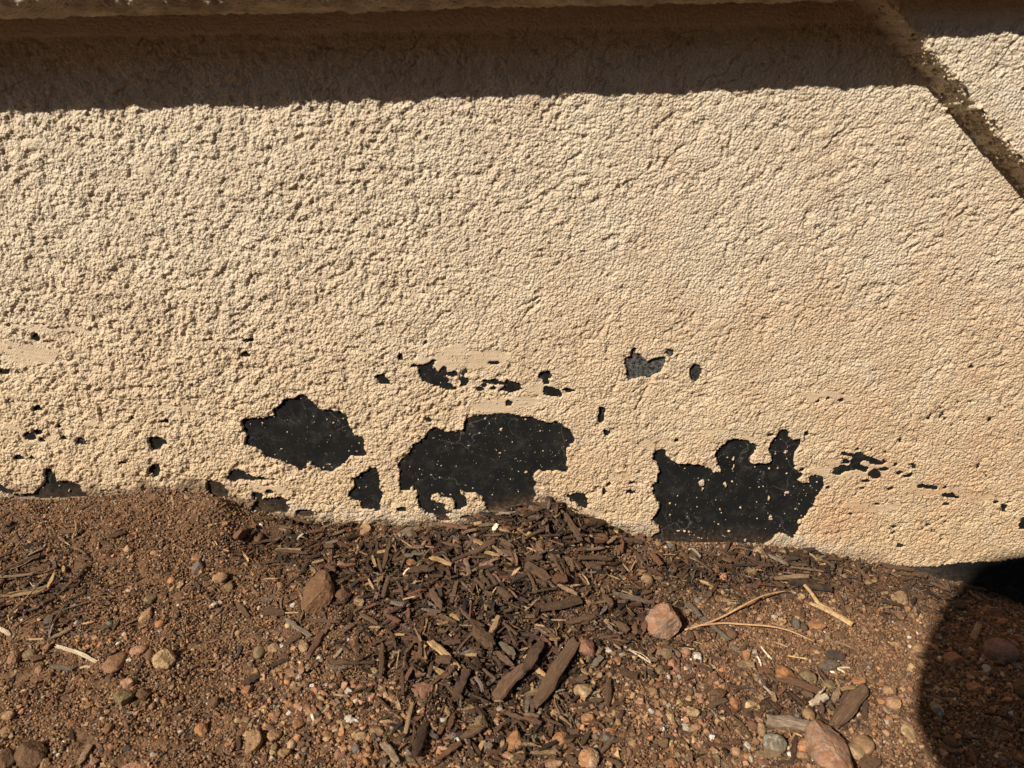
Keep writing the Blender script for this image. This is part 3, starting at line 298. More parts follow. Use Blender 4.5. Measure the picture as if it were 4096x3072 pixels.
def hull_rock(n, seed):
    r = np.random.default_rng(seed); p = r.normal(size=(n, 3)); p /= np.linalg.norm(p, axis=1)[:, None]; p *= r.uniform(.75, 1.0, (n, 1))
    bm = bmesh.new(); [bm.verts.new(x) for x in p]; h = bmesh.ops.convex_hull(bm, input=bm.verts)
    bmesh.ops.delete(bm, geom=[g for g in h['geom_interior'] if isinstance(g, bmesh.types.BMVert)], context='VERTS')
    return from_bm(bm)
def rock(seed, sub=3, cuts=9, depth=.30, rough=.05, lump=.12):
    r = np.random.default_rng(seed); v, f = ico(sub); v = v.copy()
    l = r.normal(size=(5, 3)); ph = r.random(5) * 6
    s = sum(np.sin(v @ (l[i] * 1.6) + ph[i]) for i in range(5)) / 5; v *= (1 + lump * s)[:, None]
    for _ in range(cuts):
        n = r.normal(size=3); n /= np.linalg.norm(n); d = r.uniform(1 - depth, 1 - depth * .25); e = v @ n - d; v -= np.outer(np.maximum(e, 0) * .97, n)
    l = r.normal(size=(6, 3)) * 6; ph = r.random(6) * 6
    s = sum(np.sin(v @ l[i] + ph[i]) for i in range(6)) / 6; v *= (1 + rough * s)[:, None] * (1 + rough * .35 * r.normal(size=(len(v), 1)))
    v -= (v.max(0) + v.min(0)) / 2; v /= (v.max(0) - v.min(0)) / 2
    return v, f
def tri_mesh(name, v, f, smooth=False, angle=None):
    m = mesh_raw(name, v, f.ravel(), np.arange(len(f)) * 3, smooth); return m

# ---------------------------------------------------------------- materials
def mat(name):
    m = bpy.data.materials.new(name); m.use_nodes = True; nt = m.node_tree; b = nt.nodes['Principled BSDF']
    b.inputs['Roughness'].default_value = .9; b.inputs['Specular IOR Level'].default_value = .25
    return m, nt, b
def nd(nt, typ, **kw):
    n = nt.nodes.new(typ)
    for k, v in kw.items():
        if k in n.inputs: n.inputs[k].default_value = v
        else: setattr(n, k, v)
    return n
def coords(nt, scale=(1, 1, 1), kind='Object'):
    tc = nt.nodes.new('ShaderNodeTexCoord'); mp = nt.nodes.new('ShaderNodeMapping'); mp.inputs['Scale'].default_value = scale
    nt.links.new(tc.outputs[kind], mp.inputs['Vector']); return mp.outputs[0]
def geo_pos(nt):
    return nt.nodes.new('ShaderNodeNewGeometry').outputs['Position']
def noise(nt, vec, scale, detail=3, rough=.55):
    n = nd(nt, 'ShaderNodeTexNoise', Scale=scale, Detail=detail, Roughness=rough); nt.links.new(vec, n.inputs['Vector']); return n.outputs['Fac']
def ramp(nt, fac, stops):
    r = nt.nodes.new('ShaderNodeValToRGB'); e = r.color_ramp.elements
    while len(e) > 1: e.remove(e[-1])
    for i, (p, c) in enumerate(stops):
        x = e[0] if i == 0 else e.new(p); x.position = p; x.color = (*c, 1) if len(c) == 3 else c
    nt.links.new(fac, r.inputs[0]); return r.outputs[0]
def mixc(nt, fac, a, b, mode='MIX'):
    m = nt.nodes.new('ShaderNodeMix'); m.data_type = 'RGBA'; m.blend_type = mode
    for s, v in ((m.inputs[0], fac), (m.inputs[6], a), (m.inputs[7], b)):
        if isinstance(v, (int, float)): s.default_value = v
        elif isinstance(v, tuple): s.default_value = (*v, 1)
        else: nt.links.new(v, s)
    return m.outputs[2]
def mth(nt, op, a, b=0.0, clamp=False):
    m = nt.nodes.new('ShaderNodeMath'); m.operation = op; m.use_clamp = clamp
    for s, v in ((m.inputs[0], a), (m.inputs[1], b)):
        if isinstance(v, (int, float)): s.default_value = v
        else: nt.links.new(v, s)
    return m.outputs[0]
def attr(nt, name, out='Fac'):
    a = nt.nodes.new('ShaderNodeAttribute'); a.attribute_name = name; return a.outputs[out]
def bumpn(nt, b, h, dist, strength=1.0):
    n = nt.nodes.new('ShaderNodeBump'); n.inputs['Distance'].default_value = dist; n.inputs['Strength'].default_value = strength
    nt.links.new(h, n.inputs['Height']); nt.links.new(n.outputs[0], b.inputs['Normal'])
def rgb1(v): return (v, v, v)

def make_stucco():
    m, nt, b = mat('stucco_paint'); p = geo_pos(nt)
    big = noise(nt, p, 3.2, 4, .6); mid = noise(nt, p, 22, 4, .6); fine = noise(nt, p, 330, 2, .6)
    c = mixc(nt, ramp(nt, mid, [(.3, rgb1(0)), (.7, rgb1(1))]), (.535, .450, .335), (.65, .560, .425))
    # warm rusty staining that is stronger low on the wall, cooler paint higher up
    sep = nt.nodes.new('ShaderNodeSeparateXYZ'); nt.links.new(p, sep.inputs[0])
    low = mth(nt, 'MULTIPLY_ADD', sep.outputs[2], -2.4); low.node.inputs[2].default_value = 1.15; low = mth(nt, 'MINIMUM', mth(nt, 'MAXIMUM', low, 0.0), 1.0)
    warm = mixc(nt, low, (1.0, 1.0, 1.0), (1.0, .885, .735))
    c = mixc(nt, 1.0, c, warm, 'MULTIPLY')
    st = mth(nt, 'MULTIPLY', ramp(nt, noise(nt, p, 7.5, 6, .68), [(.42, rgb1(0)), (.70, rgb1(1))]), mth(nt, 'MULTIPLY_ADD', low, .5)); st.node.inputs[1].default_value = 1.0; st = mth(nt, 'MULTIPLY', st, mth(nt, 'MINIMUM', mth(nt, 'MAXIMUM', mth(nt, 'ADD', mth(nt, 'MULTIPLY', sep.outputs[0], 1.3), .75), .55), 1.5))
    c = mixc(nt, mth(nt, 'MULTIPLY', st, .52), c, (.54, .31, .175))
    c = mixc(nt, mth(nt, 'MULTIPLY', ramp(nt, noise(nt, p, 13, 5, .7), [(.58, rgb1(0)), (.72, rgb1(1))]), .35), c, (.62, .56, .50))
    c = mixc(nt, mth(nt, 'MULTIPLY', ramp(nt, fine, [(.35, rgb1(1)), (.6, rgb1(0))]), .22), c, (.36, .27, .18))
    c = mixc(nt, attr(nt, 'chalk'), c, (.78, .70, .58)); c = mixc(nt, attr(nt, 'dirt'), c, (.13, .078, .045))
    nt.links.new(c, b.inputs['Base Color']); 
    vo = nt.nodes.new('ShaderNodeTexVoronoi'); vo.inputs['Scale'].default_value = 360; nt.links.new(p, vo.inputs['Vector'])
    hh = mth(nt, 'ADD', mth(nt, 'MULTIPLY', vo.outputs['Distance'], mth(nt, 'SUBTRACT', attr(nt, 'sleek'), 1.0)), mth(nt, 'MULTIPLY', noise(nt, p, 900, 3, .6), .5)); bumpn(nt, b, hh, .0022, .9); return m
def make_membrane():
    m, nt, b = mat('black_membrane'); p = geo_pos(nt)
    wv = nd(nt, 'ShaderNodeTexNoise', Scale=16.0, Detail=5.0); nt.links.new(p, wv.inputs['Vector'])
    mx = nt.nodes.new('ShaderNodeMix'); mx.data_type = 'VECTOR'; mx.inputs[0].default_value = .12; nt.links.new(p, mx.inputs[4]); nt.links.new(wv.outputs['Color'], mx.inputs[5])
    vo = nt.nodes.new('ShaderNodeTexVoronoi'); vo.feature = 'DISTANCE_TO_EDGE'; vo.inputs['Scale'].default_value = 15; nt.links.new(mx.outputs[1], vo.inputs['Vector'])
    crack = ramp(nt, vo.outputs['Distance'], [(.0, rgb1(1)), (.014, rgb1(0))])
    crack = mth(nt, 'MULTIPLY', crack, ramp(nt, noise(nt, p, 10, 2), [(.47, rgb1(0)), (.6, rgb1(1))]))
    sp = ramp(nt, noise(nt, p, 700, 2, .5), [(.70, rgb1(0)), (.76, rgb1(1))]); sp = mth(nt, 'MULTIPLY', sp, ramp(nt, noise(nt, p, 30, 3), [(.42, rgb1(0)), (.66, rgb1(1))]))
    c = mixc(nt, ramp(nt, noise(nt, p, 28, 6, .7), [(.35, rgb1(0)), (.75, rgb1(1))]), (.0085, .0088, .0090), (.016, .0160, .0158))
    c = mixc(nt, mth(nt, 'MULTIPLY', ramp(nt, noise(nt, p, 45, 7, .78), [(.50, rgb1(0)), (.72, rgb1(1))]), .55), c, (.060, .057, .052))
    c = mixc(nt, mth(nt, 'MULTIPLY', crack, .42), c, (.17, .165, .155)); c = mixc(nt, mth(nt, 'MULTIPLY', sp, .7), c, (.40, .36, .30))
    at_ = attr(nt, 'chalk'); c = mixc(nt, mth(nt, 'MULTIPLY', at_, ramp(nt, noise(nt, p, 260, 4, .75), [(.42, rgb1(0)), (.62, rgb1(1))])), c, (.24, .235, .225))
    c = mixc(nt, mth(nt, 'MULTIPLY', attr(nt, 'dirt'), ramp(nt, noise(nt, p, 150, 5, .7), [(.38, rgb1(0)), (.60, rgb1(1))])), c, (.12, .075, .042))
    nt.links.new(c, b.inputs['Base Color']); b.inputs['Roughness'].default_value = .8; b.inputs['Specular IOR Level'].default_value = .1
    bumpn(nt, b, noise(nt, p, 120, 6, .65), .0012, .5); return m
def make_soil():
    m, nt, b = mat('soil'); p = geo_pos(nt)
    c = mixc(nt, ramp(nt, noise(nt, p, 8, 5, .6), [(.35, rgb1(0)), (.65, rgb1(1))]), (.080, .042, .022), (.122, .065, .035))
    c = mixc(nt, ramp(nt, noise(nt, p, 520, 3, .6), [(.38, rgb1(0)), (.66, rgb1(1))]), c, (.21, .120, .066))
    c = mixc(nt, ramp(nt, noise(nt, p, 380, 2, .5), [(.30, rgb1(1)), (.46, rgb1(0))]), c, (.038, .023, .014))
    c = mixc(nt, attr(nt, 'humus'), c, (.034, .021, .013))
    nt.links.new(c, b.inputs['Base Color']); b.inputs['Roughness'].default_value = .95; bumpn(nt, b, noise(nt, p, 850, 4, .65), .0012, .8); return m
def make_tinted(name, lo=.75, hi=1.2, sc=600, bump=.0004, dust=0):
    m, nt, b = mat(name); p = geo_pos(nt); c = attr(nt, 'tint', 'Color')
    c = mixc(nt, 1.0, c, ramp(nt, noise(nt, p, sc, 3, .6), [(.3, rgb1(lo)), (.7, rgb1(hi))]), 'MULTIPLY')
    if dust: c = mixc(nt, mth(nt, 'MULTIPLY', ramp(nt, noise(nt, p, 85, 3, .6), [(.40, rgb1(0)), (.62, rgb1(1))]), dust), c, (.15, .084, .045))
    nt.links.new(c, b.inputs['Base Color']); bumpn(nt, b, noise(nt, p, sc * 1.6, 2), bump, .7); return m
def make_rock(name, second=None, amt=.5, sc=90, third=None):
    m, nt, b = mat(name); p = geo_pos(nt); oi = nt.nodes.new('ShaderNodeObjectInfo'); c = oi.outputs['Color']
    c = mixc(nt, 1.0, c, ramp(nt, noise(nt, p, 110, 6, .7), [(.28, rgb1(.55)), (.5, rgb1(1.0)), (.72, rgb1(1.45))]), 'MULTIPLY')
    if second: c = mixc(nt, mth(nt, 'MULTIPLY', ramp(nt, noise(nt, p, sc, 5, .65), [(.47, rgb1(0)), (.56, rgb1(1))]), amt), c, second)
    if third: c = mixc(nt, mth(nt, 'MULTIPLY', ramp(nt, noise(nt, coords(nt, (1, 1, 1)), 2.6, 5, .7), [(.53, rgb1(0)), (.60, rgb1(1))]), .9), c, third)
    c = mixc(nt, mth(nt, 'MULTIPLY', ramp(nt, noise(nt, p, 420, 3, .6), [(.56, rgb1(0)), (.68, rgb1(1))]), .45), c, (.085, .05, .03))
    # soil dust lying on upward faces in patches
    c = mixc(nt, mth(nt, 'MULTIPLY', ramp(nt, noise(nt, p, 60, 4, .6), [(.42, rgb1(0)), (.60, rgb1(1))]), .58), c, (.15, .084, .045))
    nt.links.new(c, b.inputs['Base Color']); b.inputs['Roughness'].default_value = .82
    bumpn(nt, b, noise(nt, p, 230, 6, .7), .0045, .9); return m
def make_wood():
    m, nt, b = mat('weathered_wood'); oi = nt.nodes.new('ShaderNodeObjectInfo')
    tc = nt.nodes.new('ShaderNodeTexCoord'); ad = nt.nodes.new('ShaderNodeVectorMath'); ad.operation = 'ADD'; nt.links.new(tc.outputs['Object'], ad.inputs[0])
    ml = nt.nodes.new('ShaderNodeVectorMath'); ml.operation = 'SCALE'; ml.inputs[0].default_value = (37, 91, 53); nt.links.new(oi.outputs['Random'], ml.inputs['Scale']); nt.links.new(ml.outputs[0], ad.inputs[1])
    mp = nt.nodes.new('ShaderNodeMapping'); mp.inputs['Scale'].default_value = (1.3, 9, 9); nt.links.new(ad.outputs[0], mp.inputs['Vector']); g = noise(nt, mp.outputs[0], 1.6, 5, .7); p = geo_pos(nt)
    c = mixc(nt, 1.0, oi.outputs['Color'], ramp(nt, g, [(.30, rgb1(.40)), (.5, rgb1(1.0)), (.70, rgb1(1.75))]), 'MULTIPLY')
    c = mixc(nt, mth(nt, 'MULTIPLY', ramp(nt, noise(nt, p, 75, 4, .65), [(.46, rgb1(0)), (.62, rgb1(1))]), .55), c, (.135, .082, .047))
    c = mixc(nt, mth(nt, 'MULTIPLY', ramp(nt, noise(nt, p, 700, 2, .5), [(.62, rgb1(0)), (.72, rgb1(1))]), .5), c, (.25, .16, .10))
    nt.links.new(c, b.inputs['Base Color']); b.inputs['Roughness'].default_value = .85; bumpn(nt, b, g, .0025, .9); return m
M_ST, M_ME, M_SO = make_stucco(), make_membrane(), make_soil()
M_PE, M_GR, M_CR, M_MU = make_tinted('pebble_mix', .65, 1.25, 500, .0008, .55), make_tinted('soil_grit', .8, 1.2, 900, .0002), make_tinted('stucco_crumb', .85, 1.1, 500), make_tinted('mulch_mix', .5, 1.6, 500, .0006)
M_RK, M_RP, M_RS, M_RQ = make_rock('stone'), make_rock('granite', (.37, .165, .09), .8, 75, (.30, .26, .20)), make_rock('streaked_stone', (.17, .075, .035), .8, 120), make_rock('veined_stone', (.62, .52, .38), .8, 70)
M_SPK = make_rock('speckled_stone', (.42, .40, .33), .8, 160)
M_WD = make_wood()

# ---------------------------------------------------------------- wall
Q, BAND = .040, .008
_ax, _az = wall_pt(np.array([3576., 4096.]), np.array([18., 639.]), -Q - .004)
_e = np.array([_ax[1] - _ax[0], _az[1] - _az[0]]); _e /= np.linalg.norm(_e)
def crest(x, z):      # distance to the lower left of the crest line of the raised panel
    return -((x - _ax[0]) * -_e[1] + (z - _az[0]) * _e[0])
SX, I0, I1 = axis(-.80, .92, .0013, -3.4, 3.6); SZ, J0, J1 = axis(-.09, .67, .0013, -.5, 2.6)
X, Z = np.meshgrid(SX, SZ); XF, ZF = X[J0:J1, I0:I1], Z[J0:J1, I0:I1]; ny, nx = XF.shape; STEP = .0013
left = 1 - sstep(-.55, .35, XF); up = sstep(.15, .5, ZF)
rough_amt = np.clip(.78 + .36 * left + .22 * fbm(XF, ZF, 5, 2, 2), .5, 1.3)
# trowelled zones
def ell(lst, jit):
    s = np.zeros_like(XF); jx = jit * fbm(XF, ZF, 55, 3, 31); jz = jit * fbm(XF, ZF, 55, 3, 47)
    for (t, u, v, ru, rv, a) in lst:
        if ru == 0: continue
        px, py = tp(t, u, v); cx, cz = wall_pt(px, py); sc = TILES[t][2] * .93 / F_PX; ru *= sc; rv *= sc; a = -math.radians(a)
        dx, dz = XF + jx - cx, ZF + jz * .45 - cz; q = ((dx * math.cos(a) + dz * math.sin(a)) / ru) ** 2 + ((-dx * math.sin(a) + dz * math.cos(a)) / rv) ** 2
        s = np.maximum(s, 1.4 - q)
    return s
sm = sstep(.25, .55, ell(SMOOTH, .014) - .30 * np.abs(fbm(XF, ZF, 130, 2, 60)) - .38 * fbm(XF, ZF * 1.8, 34, 3, 63) - .22); pl = sstep(.30, .9, ell(PLAQUES, .009)) * sstep(-.35, .1, fbm(XF, ZF, 70, 3, 66))
H = np.zeros(ny * nx)
def splat(H, n, rlo, rhi, hlo, hhi, keep):
    xs = rng.random(n) * (nx - 10) + 5; ys = rng.random(n) * (ny - 10) + 5
    ok = keep[ys.astype(int), xs.astype(int)] > rng.random(n); xs, ys = xs[ok], ys[ok]; n = len(xs)
    r = rng.uniform(rlo, rhi, n) / STEP; h = rng.uniform(hlo, hhi, n) * rough_amt[ys.astype(int), xs.astype(int)]; e = rng.uniform(.75, 1.3, n); K = int(rhi / STEP * 1.3) + 1
    ix = np.round(xs).astype(int); iy = np.round(ys).astype(int)
    for i in range(-K, K + 1):
        for j in range(-K, K + 1):
            d2 = ((ix + i - xs) * e) ** 2 + ((iy + j - ys) / e) ** 2; v = h * np.sqrt(np.maximum(0, 1 - d2 / (r * r))); g = v > 0
            np.maximum.at(H, (iy[g] + j) * nx + ix[g] + i, v[g])
pit = fbm(XF, ZF, 130, 3, 71) + .25 * fbm(XF, ZF, 24, 2, 75); pit_thr = .60 - .40 * left - .05 * up + .12 * fbm(XF, ZF, 6, 2, 90)
pits = sstep(0, .16, pit - pit_thr)
keep = (1 - .93 * sm) * (1 - .85 * pits) * (1 - .9 * pl)
splat(H, 330000, .0010, .0016, .0004, .0016, keep); splat(H, 60000, .0014, .0024, .0010, .0023, keep)
H = H.reshape(ny, nx)
# creases: fine broken cracks running up to the right
def creases(f, th, w, seed, ang):
    a = math.radians(ang); u = XF * math.cos(a) + ZF * math.sin(a); v = -XF * math.sin(a) + ZF * math.cos(a)
    wob = .006 * fbm(XF, ZF, 60, 2, seed + 4); n = vn(u * f * .33 + wob * 40, (v + wob) * f, seed)
    return (1 - sstep(0, w, np.abs(n))) * sstep(th, th + .2, fbm(XF, ZF, 22, 2, seed + 9))
cr = np.maximum(np.maximum(creases(48, -.05, .05, 101, 35), creases(33, .0, .04, 131, 62)), creases(26, .05, .03, 161, 12)) * (1 - .8 * sm)
a = math.radians(5); su = XF * math.cos(a) - ZF * math.sin(a); sv = XF * math.sin(a) + ZF * math.cos(a) + .004 * fbm(XF, ZF, 9, 2, 15)
streak = vn(su * 28, sv * 620, 5) * .6 + vn(su * 60, sv * 1100, 8) * .4
thick = .0024 + .0008 * fbm(XF, ZF, 26, 3, 12) * (.6 + .5 * left) + .0005 * fbm(XF, ZF, 85, 2, 22) - .0013 * pits * (1 - sm) - .0021 * cr
thick = thick + H
thick = lerp(thick, .0018 + .00034 * streak + H * .8 + .0004 * fbm(XF, ZF, 12, 2, 33), sm * .96)
thick = lerp(thick, .0040 + .0007 * fbm(XF, ZF, 60, 3, 44), pl * .65)
# bare places
hole = np.zeros((ny, nx), bool); flake = np.zeros((ny, nx), bool); jx = .0032 * fbm(XF, ZF, 85, 4, 81); jz = .0032 * fbm(XF, ZF, 85, 4, 82)
jx2 = .0016 * vn(XF * 270, ZF * 270, 3); jz2 = .0016 * vn(XF * 270, ZF * 270, 4); XJ, ZJ = XF + jx * .35 + jx2, ZF + jz * .3 + jz2 * .55
fx, fz = XF[0], ZF[:, 0]
def inpoly(qx, qz, P):
    r = np.zeros(qx.shape, bool); n = len(P)
    for i in range(n):
        x1, z1 = P[i]; x2, z2 = P[(i + 1) % n]
        if z1 == z2: continue
        r ^= ((z1 > qz) != (z2 > qz)) & (qx < (x2 - x1) * (qz - z1) / (z2 - z1) + x1)
    return r
def box(x0, x1, z0, z1): return slice(max(0, np.searchsorted(fz, z0)), np.searchsorted(fz, z1)), slice(max(0, np.searchsorted(fx, x0)), np.searchsorted(fx, x1))
for (t, pts) in HOLES:
    q = np.array([tp(t, u, v) for u, v in pts]); hx, hz = wall_pt(q[:, 0], q[:, 1], -.003); s = box(hx.min() - .006, hx.max() + .006, hz.min() - .006, hz.max() + .006)
    hole[s] |= inpoly(XJ[s], ZJ[s], list(zip(hx, hz)))
for (t, u, v, ru, rv) in DOTS:
    px, py = tp(t, u, v); cx, cz = wall_pt(px, py, -.003); sc = TILES[t][2] * .93 / F_PX; s = box(cx - .012, cx + .012, cz - .012, cz + .012)
    hole[s] |= ((XJ[s] - cx) / (ru * sc * 1.1)) ** 2 + ((ZJ[s] - cz) / (rv * sc * 1.1)) ** 2 < 1.1
for (t, u, v, ru, rv) in CRUMBS:
    px, py = tp(t, u, v); cx, cz = wall_pt(px, py, -.003); sc = TILES[t][2] * .93 / F_PX; s = box(cx - .02, cx + .02, cz - .03, cz + .03)
    e_ = ((XF[s] + jx2[s] - cx) / (ru * sc)) ** 2 + ((ZF[s] + jz2[s] - cz) / (rv * sc)) ** 2 < 1.15; hole[s] &= ~e_; flake[s] |= e_
thick = np.maximum(thick, .0005); hd = hole.copy(); hd[1:] |= hole[:-1]; hd[:, 1:] |= hole[:, :-1]; hd[:, :-1] |= hole[:, 1:]; hole = hd & ~flake
thick = np.where(flake, .0007 + H * .35, thick); thick = np.where(hole, -.004, thick)
Y = np.full(X.shape, -.004); Y[J0:J1, I0:I1] = -thick
cs = crest(X, Z) + .0022 * fbm(X, Z, 38, 3, 201) + .0016 * fbm(X, Z, 210, 2, 203)
ramp_ = 1 - np.clip(cs / (BAND + .0035 * fbm(X, Z, 14, 2, 207) + .003 * fbm(X, Z, 90, 2, 209)), 0, 1); ramp_ = np.where(cs > 0, ramp_, 1.0)
lumps = np.where((cs > -.002) & (cs < BAND * .95), np.maximum(0, fbm(X, Z, 190, 2, 222) - .30) * .010, 0)
Y = Y - Q * ramp_ - lumps
Y += .0012 * fbm(X, Z, 3, 2, 301)
# dirt splashed on the wall foot, chalky salts just above it
sw = soil_at_wall(X); hgt = Z - sw; dn = fbm(X, Z, 30, 3, 401); dn2 = fbm(X, Z, 160, 3, 405)
dirt = np.clip(sstep(.016, -.002, hgt + .010 * dn - .004) * .9 + .55 * sstep(.045, .0, hgt + .018 * dn) * (dn2 > .0), 0, 1) * np.interp(X, [-.8, -.4, -.3, 0, .2, .3, .9], [.75, .85, .9, .9, .55, .5, .3])
chalk = sstep(.030, .0, np.abs(hgt - .010 + .006 * dn)) * (dn2 > -.15) * np.interp(X, [-.8, -.36, -.3, -.12, .1, .2, .36, .5], [.1, .1, .75, .6, .3, .85, .8, .2]) * .8
hx, hz = wall_pt(*tp('B', 2030, 280)); chm = np.clip(np.exp(-((X - hx) / .045) ** 2 - ((Z - hz) / .03) ** 2) * 2, 0, 1)
P = np.stack([X, Y, Z], -1); sleek = np.zeros_like(X); sleek[J0:J1, I0:I1] = np.maximum(sm, pl * .6) * (1 - (H > .0006))
hf = np.zeros(X.shape, bool); hf[J0:J1, I0:I1] = hole
vis = ~(hf[:-1, :-1] & hf[1:, :-1] & hf[:-1, 1:] & hf[1:, 1:])
panel = (cs[:-1, :-1] < BAND * 1.02) & (crest(X, Z)[:-1, :-1] < .05)
wall = bpy.data.objects.new('stucco_wall', None); COL.objects.link(wall)
tag(wall, 'tan stucco wall with black bare patches where the rough coat has fallen off near the soil', 'wall')
link('stucco_coat', grid_mesh('stucco_coat', P, vis & ~panel, {'dirt': dirt, 'chalk': chalk, 'sleek': sleek}), M_ST, wall)
o = link('raised_panel', grid_mesh('raised_panel', P, vis & panel, {'dirt': dirt, 'chalk': chalk}), M_ST, wall); o['label'] = 'raised slanting stucco panel with a broken bevelled edge at upper right'
bx = np.concatenate([[-3.4], np.linspace(-.9, 1.0, 120), [3.6]]); bz = np.concatenate([[-.5], np.linspace(-.1, .72, 60), [2.6]])
BX, BZ = np.meshgrid(bx, bz); hg = BZ - soil_at_wall(BX); bd = sstep(.028, .004, hg) * np.interp(BX, [-.8, -.5, -.3, .05, .2, .5, .9], [.2, .5, .95, .95, .5, .35, .8])
bc = .55 * np.clip(np.exp(-((BX - hx) / .045) ** 2 - ((BZ - hz) / .03) ** 2) * 2, 0, 1) + .30 * sstep(.50, .53, BX) * sstep(.60, .56, BX) * sstep(.07, .05, BZ)
o = link('membrane', grid_mesh('membrane', np.stack([BX, np.zeros_like(BX), BZ], -1), None, {'dirt': bd, 'chalk': bc}), M_ME, wall); o['label'] = 'black cracked membrane seen where the stucco is missing'
# ledge at the top
LX, a0, a1 = axis(-.85, .98, .0022, -3.4, 3.6)
prof = [(.002, .694), (-.022, .686), (-.050, .6830), (-.066, .6832), (-.075, .6850), (-.0825, .6895), (-.0895, .6955), (-.0935, .7015), (-.0945, .709), (-.0945, .745), (-.0925, .770), (-.085, .782), (-.04, .788), (.002, .793)]
pr = np.array(prof); sg = np.concatenate([[0], np.cumsum(np.hypot(*np.diff(pr, axis=0).T))]); ss = np.concatenate([np.linspace(0, sg[8], 46), np.linspace(sg[8], sg[-1], 30)[1:]])
py_, pz_ = np.interp(ss, sg, pr[:, 0]), np.interp(ss, sg, pr[:, 1])
LXX, SS = np.meshgrid(LX, ss); PY, PZ = np.repeat(py_[:, None], len(LX), 1), np.repeat(pz_[:, None], len(LX), 1)
ny_, nz_ = -np.gradient(pz_, ss), np.gradient(py_, ss); nn = .0017 * fbm(LXX, SS, 45, 3, 501) + .0012 * fbm(LXX, SS, 160, 3, 505) + .0012 * np.abs(fbm(LXX, SS * .3, 70, 2, 511)) + .0008 * fbm(LXX, SS * .4, 300, 2, 515)
ed = np.exp(-((SS - sg[0]) / .006) ** 2)
PY = PY * (.94 - .064 * np.clip(LXX, -1, 1)); PZ = PZ + .0065 + .004 * np.clip(LXX, -1, 1); LY = PY + nn * ny_[:, None] * (1 - ed); LZ = PZ + nn * nz_[:, None] * (1 - ed)
zz = np.zeros_like(LXX); o = link('ledge', grid_mesh('ledge', np.stack([LXX, LY, LZ], -1), None, {'dirt': zz + .38 + .3 * fbm(LXX, SS, 60, 3, 531), 'chalk': zz}, flip=False), M_ST, wall); o['label'] = 'rounded stucco ledge along the top, throwing the long ragged shadow'  # dirt attribute here: uneven darker brown over the whole ledge

# crumbs and specks stuck on the membrane
tv, tf = ico(2); lump = [(tv * (1 + .18 * np.random.default_rng(i).normal(size=(len(tv), 1))), tf) for i in range(4)]
cp = []
for (t, pts) in HOLES[:29]:
    q = np.array([tp(t, u, v) for u, v in pts]); hx_, hz_ = wall_pt(q[:, 0], q[:, 1], -.003); A = (np.ptp(hx_) * np.ptp(hz_)); n = int(A * 9000)
    c = np.stack([rng.uniform(hx_.min(), hx_.max(), n), rng.uniform(hz_.min(), hz_.max(), n)], 1); c = c[inpoly(c[:, 0], c[:, 1], list(zip(hx_, hz_)))]; cp.append(c)
cp = np.concatenate(cp); rr = .00022 + .0009 * rng.random(len(cp)) ** 5
o = link('stucco_crumb', stuff_mesh('stucco_crumb', lump, np.stack([cp[:, 0], -rr * .4, cp[:, 1]], 1), np.stack([rr, rr, rr * rng.uniform(.6, 1.5, len(rr))], 1), rotmats(len(rr)), np.tile([[.50, .40, .28]], (len(rr), 1)) * rng.uniform(.6, 1.1, (len(rr), 1))), M_CR, wall); o['kind'] = 'stuff'
n = 900; tt = rng.uniform(-.02, .30, n); wv_ = rng.random(n) ** 1.5; kk = (fbm(tt, tt * 0, 60, 2, 91) > -.1) | (rng.random(n) < .3); tt, wv_ = tt[kk], wv_[kk]
nrm = np.array([_e[1], -_e[0]]); rr = .0007 + .0016 * rng.random(len(tt)) ** 2
lp = np.stack([_ax[0] + _e[0] * tt + nrm[0] * (.001 + .008 * wv_), -(Q * (1 - wv_ * .95) + .002), _az[0] + _e[1] * tt + nrm[1] * (.001 + .008 * wv_)], 1)
n2 = 1500; xf = rng.uniform(-.75, .70, n2); yf = -.003 - .020 * rng.random(n2) ** 2.2; kf = rng.random(n2) < np.interp(xf, [-.8, -.36, -.3, -.12, .1, .2, .36, .5], [.15, .15, .9, .7, .4, .9, .8, .25]); xf, yf = xf[kf], yf[kf]
fp = np.stack([xf, yf, G(xf, yf) + .001], 1); rf = .0006 + .0012 * rng.random(len(xf)) ** 2
pp = np.concatenate([lp, fp]); rr = np.concatenate([rr, rf]); cc = np.concatenate([np.tile([[.60, .50, .35]], (len(lp), 1)), np.tile([[.48, .39, .28]], (len(fp), 1))]) * rng.uniform(.7, 1.15, (len(pp), 1))
o = link('broken_stucco', stuff_mesh('broken_stucco', lump, pp, rr[:, None] * rng.uniform(.7, 1.3, (len(rr), 3)), rotmats(len(rr)), cc), M_CR, wall); o['kind'] = 'stuff'

# ---------------------------------------------------------------- soil
GX, I0, I1 = axis(-.78, .90, .0019, -30, 30); gy, J0, J1 = axis(.0, .43, .0019, 0, 30); GY = -gy[::-1]; n_ = len(GY)
GY = np.concatenate([GY, [.02]]); j0, j1 = n_ - J1, n_ + 1
X, Y = np.meshgrid(GX, GY); XF, YF = X[j0:j1, I0:I1], Y[j0:j1, I0:I1]; ny, nx = XF.shape; STEP = .0019
ZB = G(X, Y); px, py = proj(X, Y, ZB); far_ = np.hypot(X, Y) > 1.2
hum = np.clip(dens(px, py, MULCH, .0) * 1.15 + .25 * fbm(X, Y, 18, 3, 601) - .18, 0, .95); hum = np.where(far_, .1, hum)
rough_amt = np.ones((ny, nx)); H = np.zeros(ny * nx)
splat(H, 90000, .0017, .0034, .0006, .0022, np.ones((ny, nx))); H = H.reshape(ny, nx)
ZB[j0:j1, I0:I1] += (H + .0026 * fbm(XF, YF, 90, 3, 611)) * sstep(.0, .01, -YF)
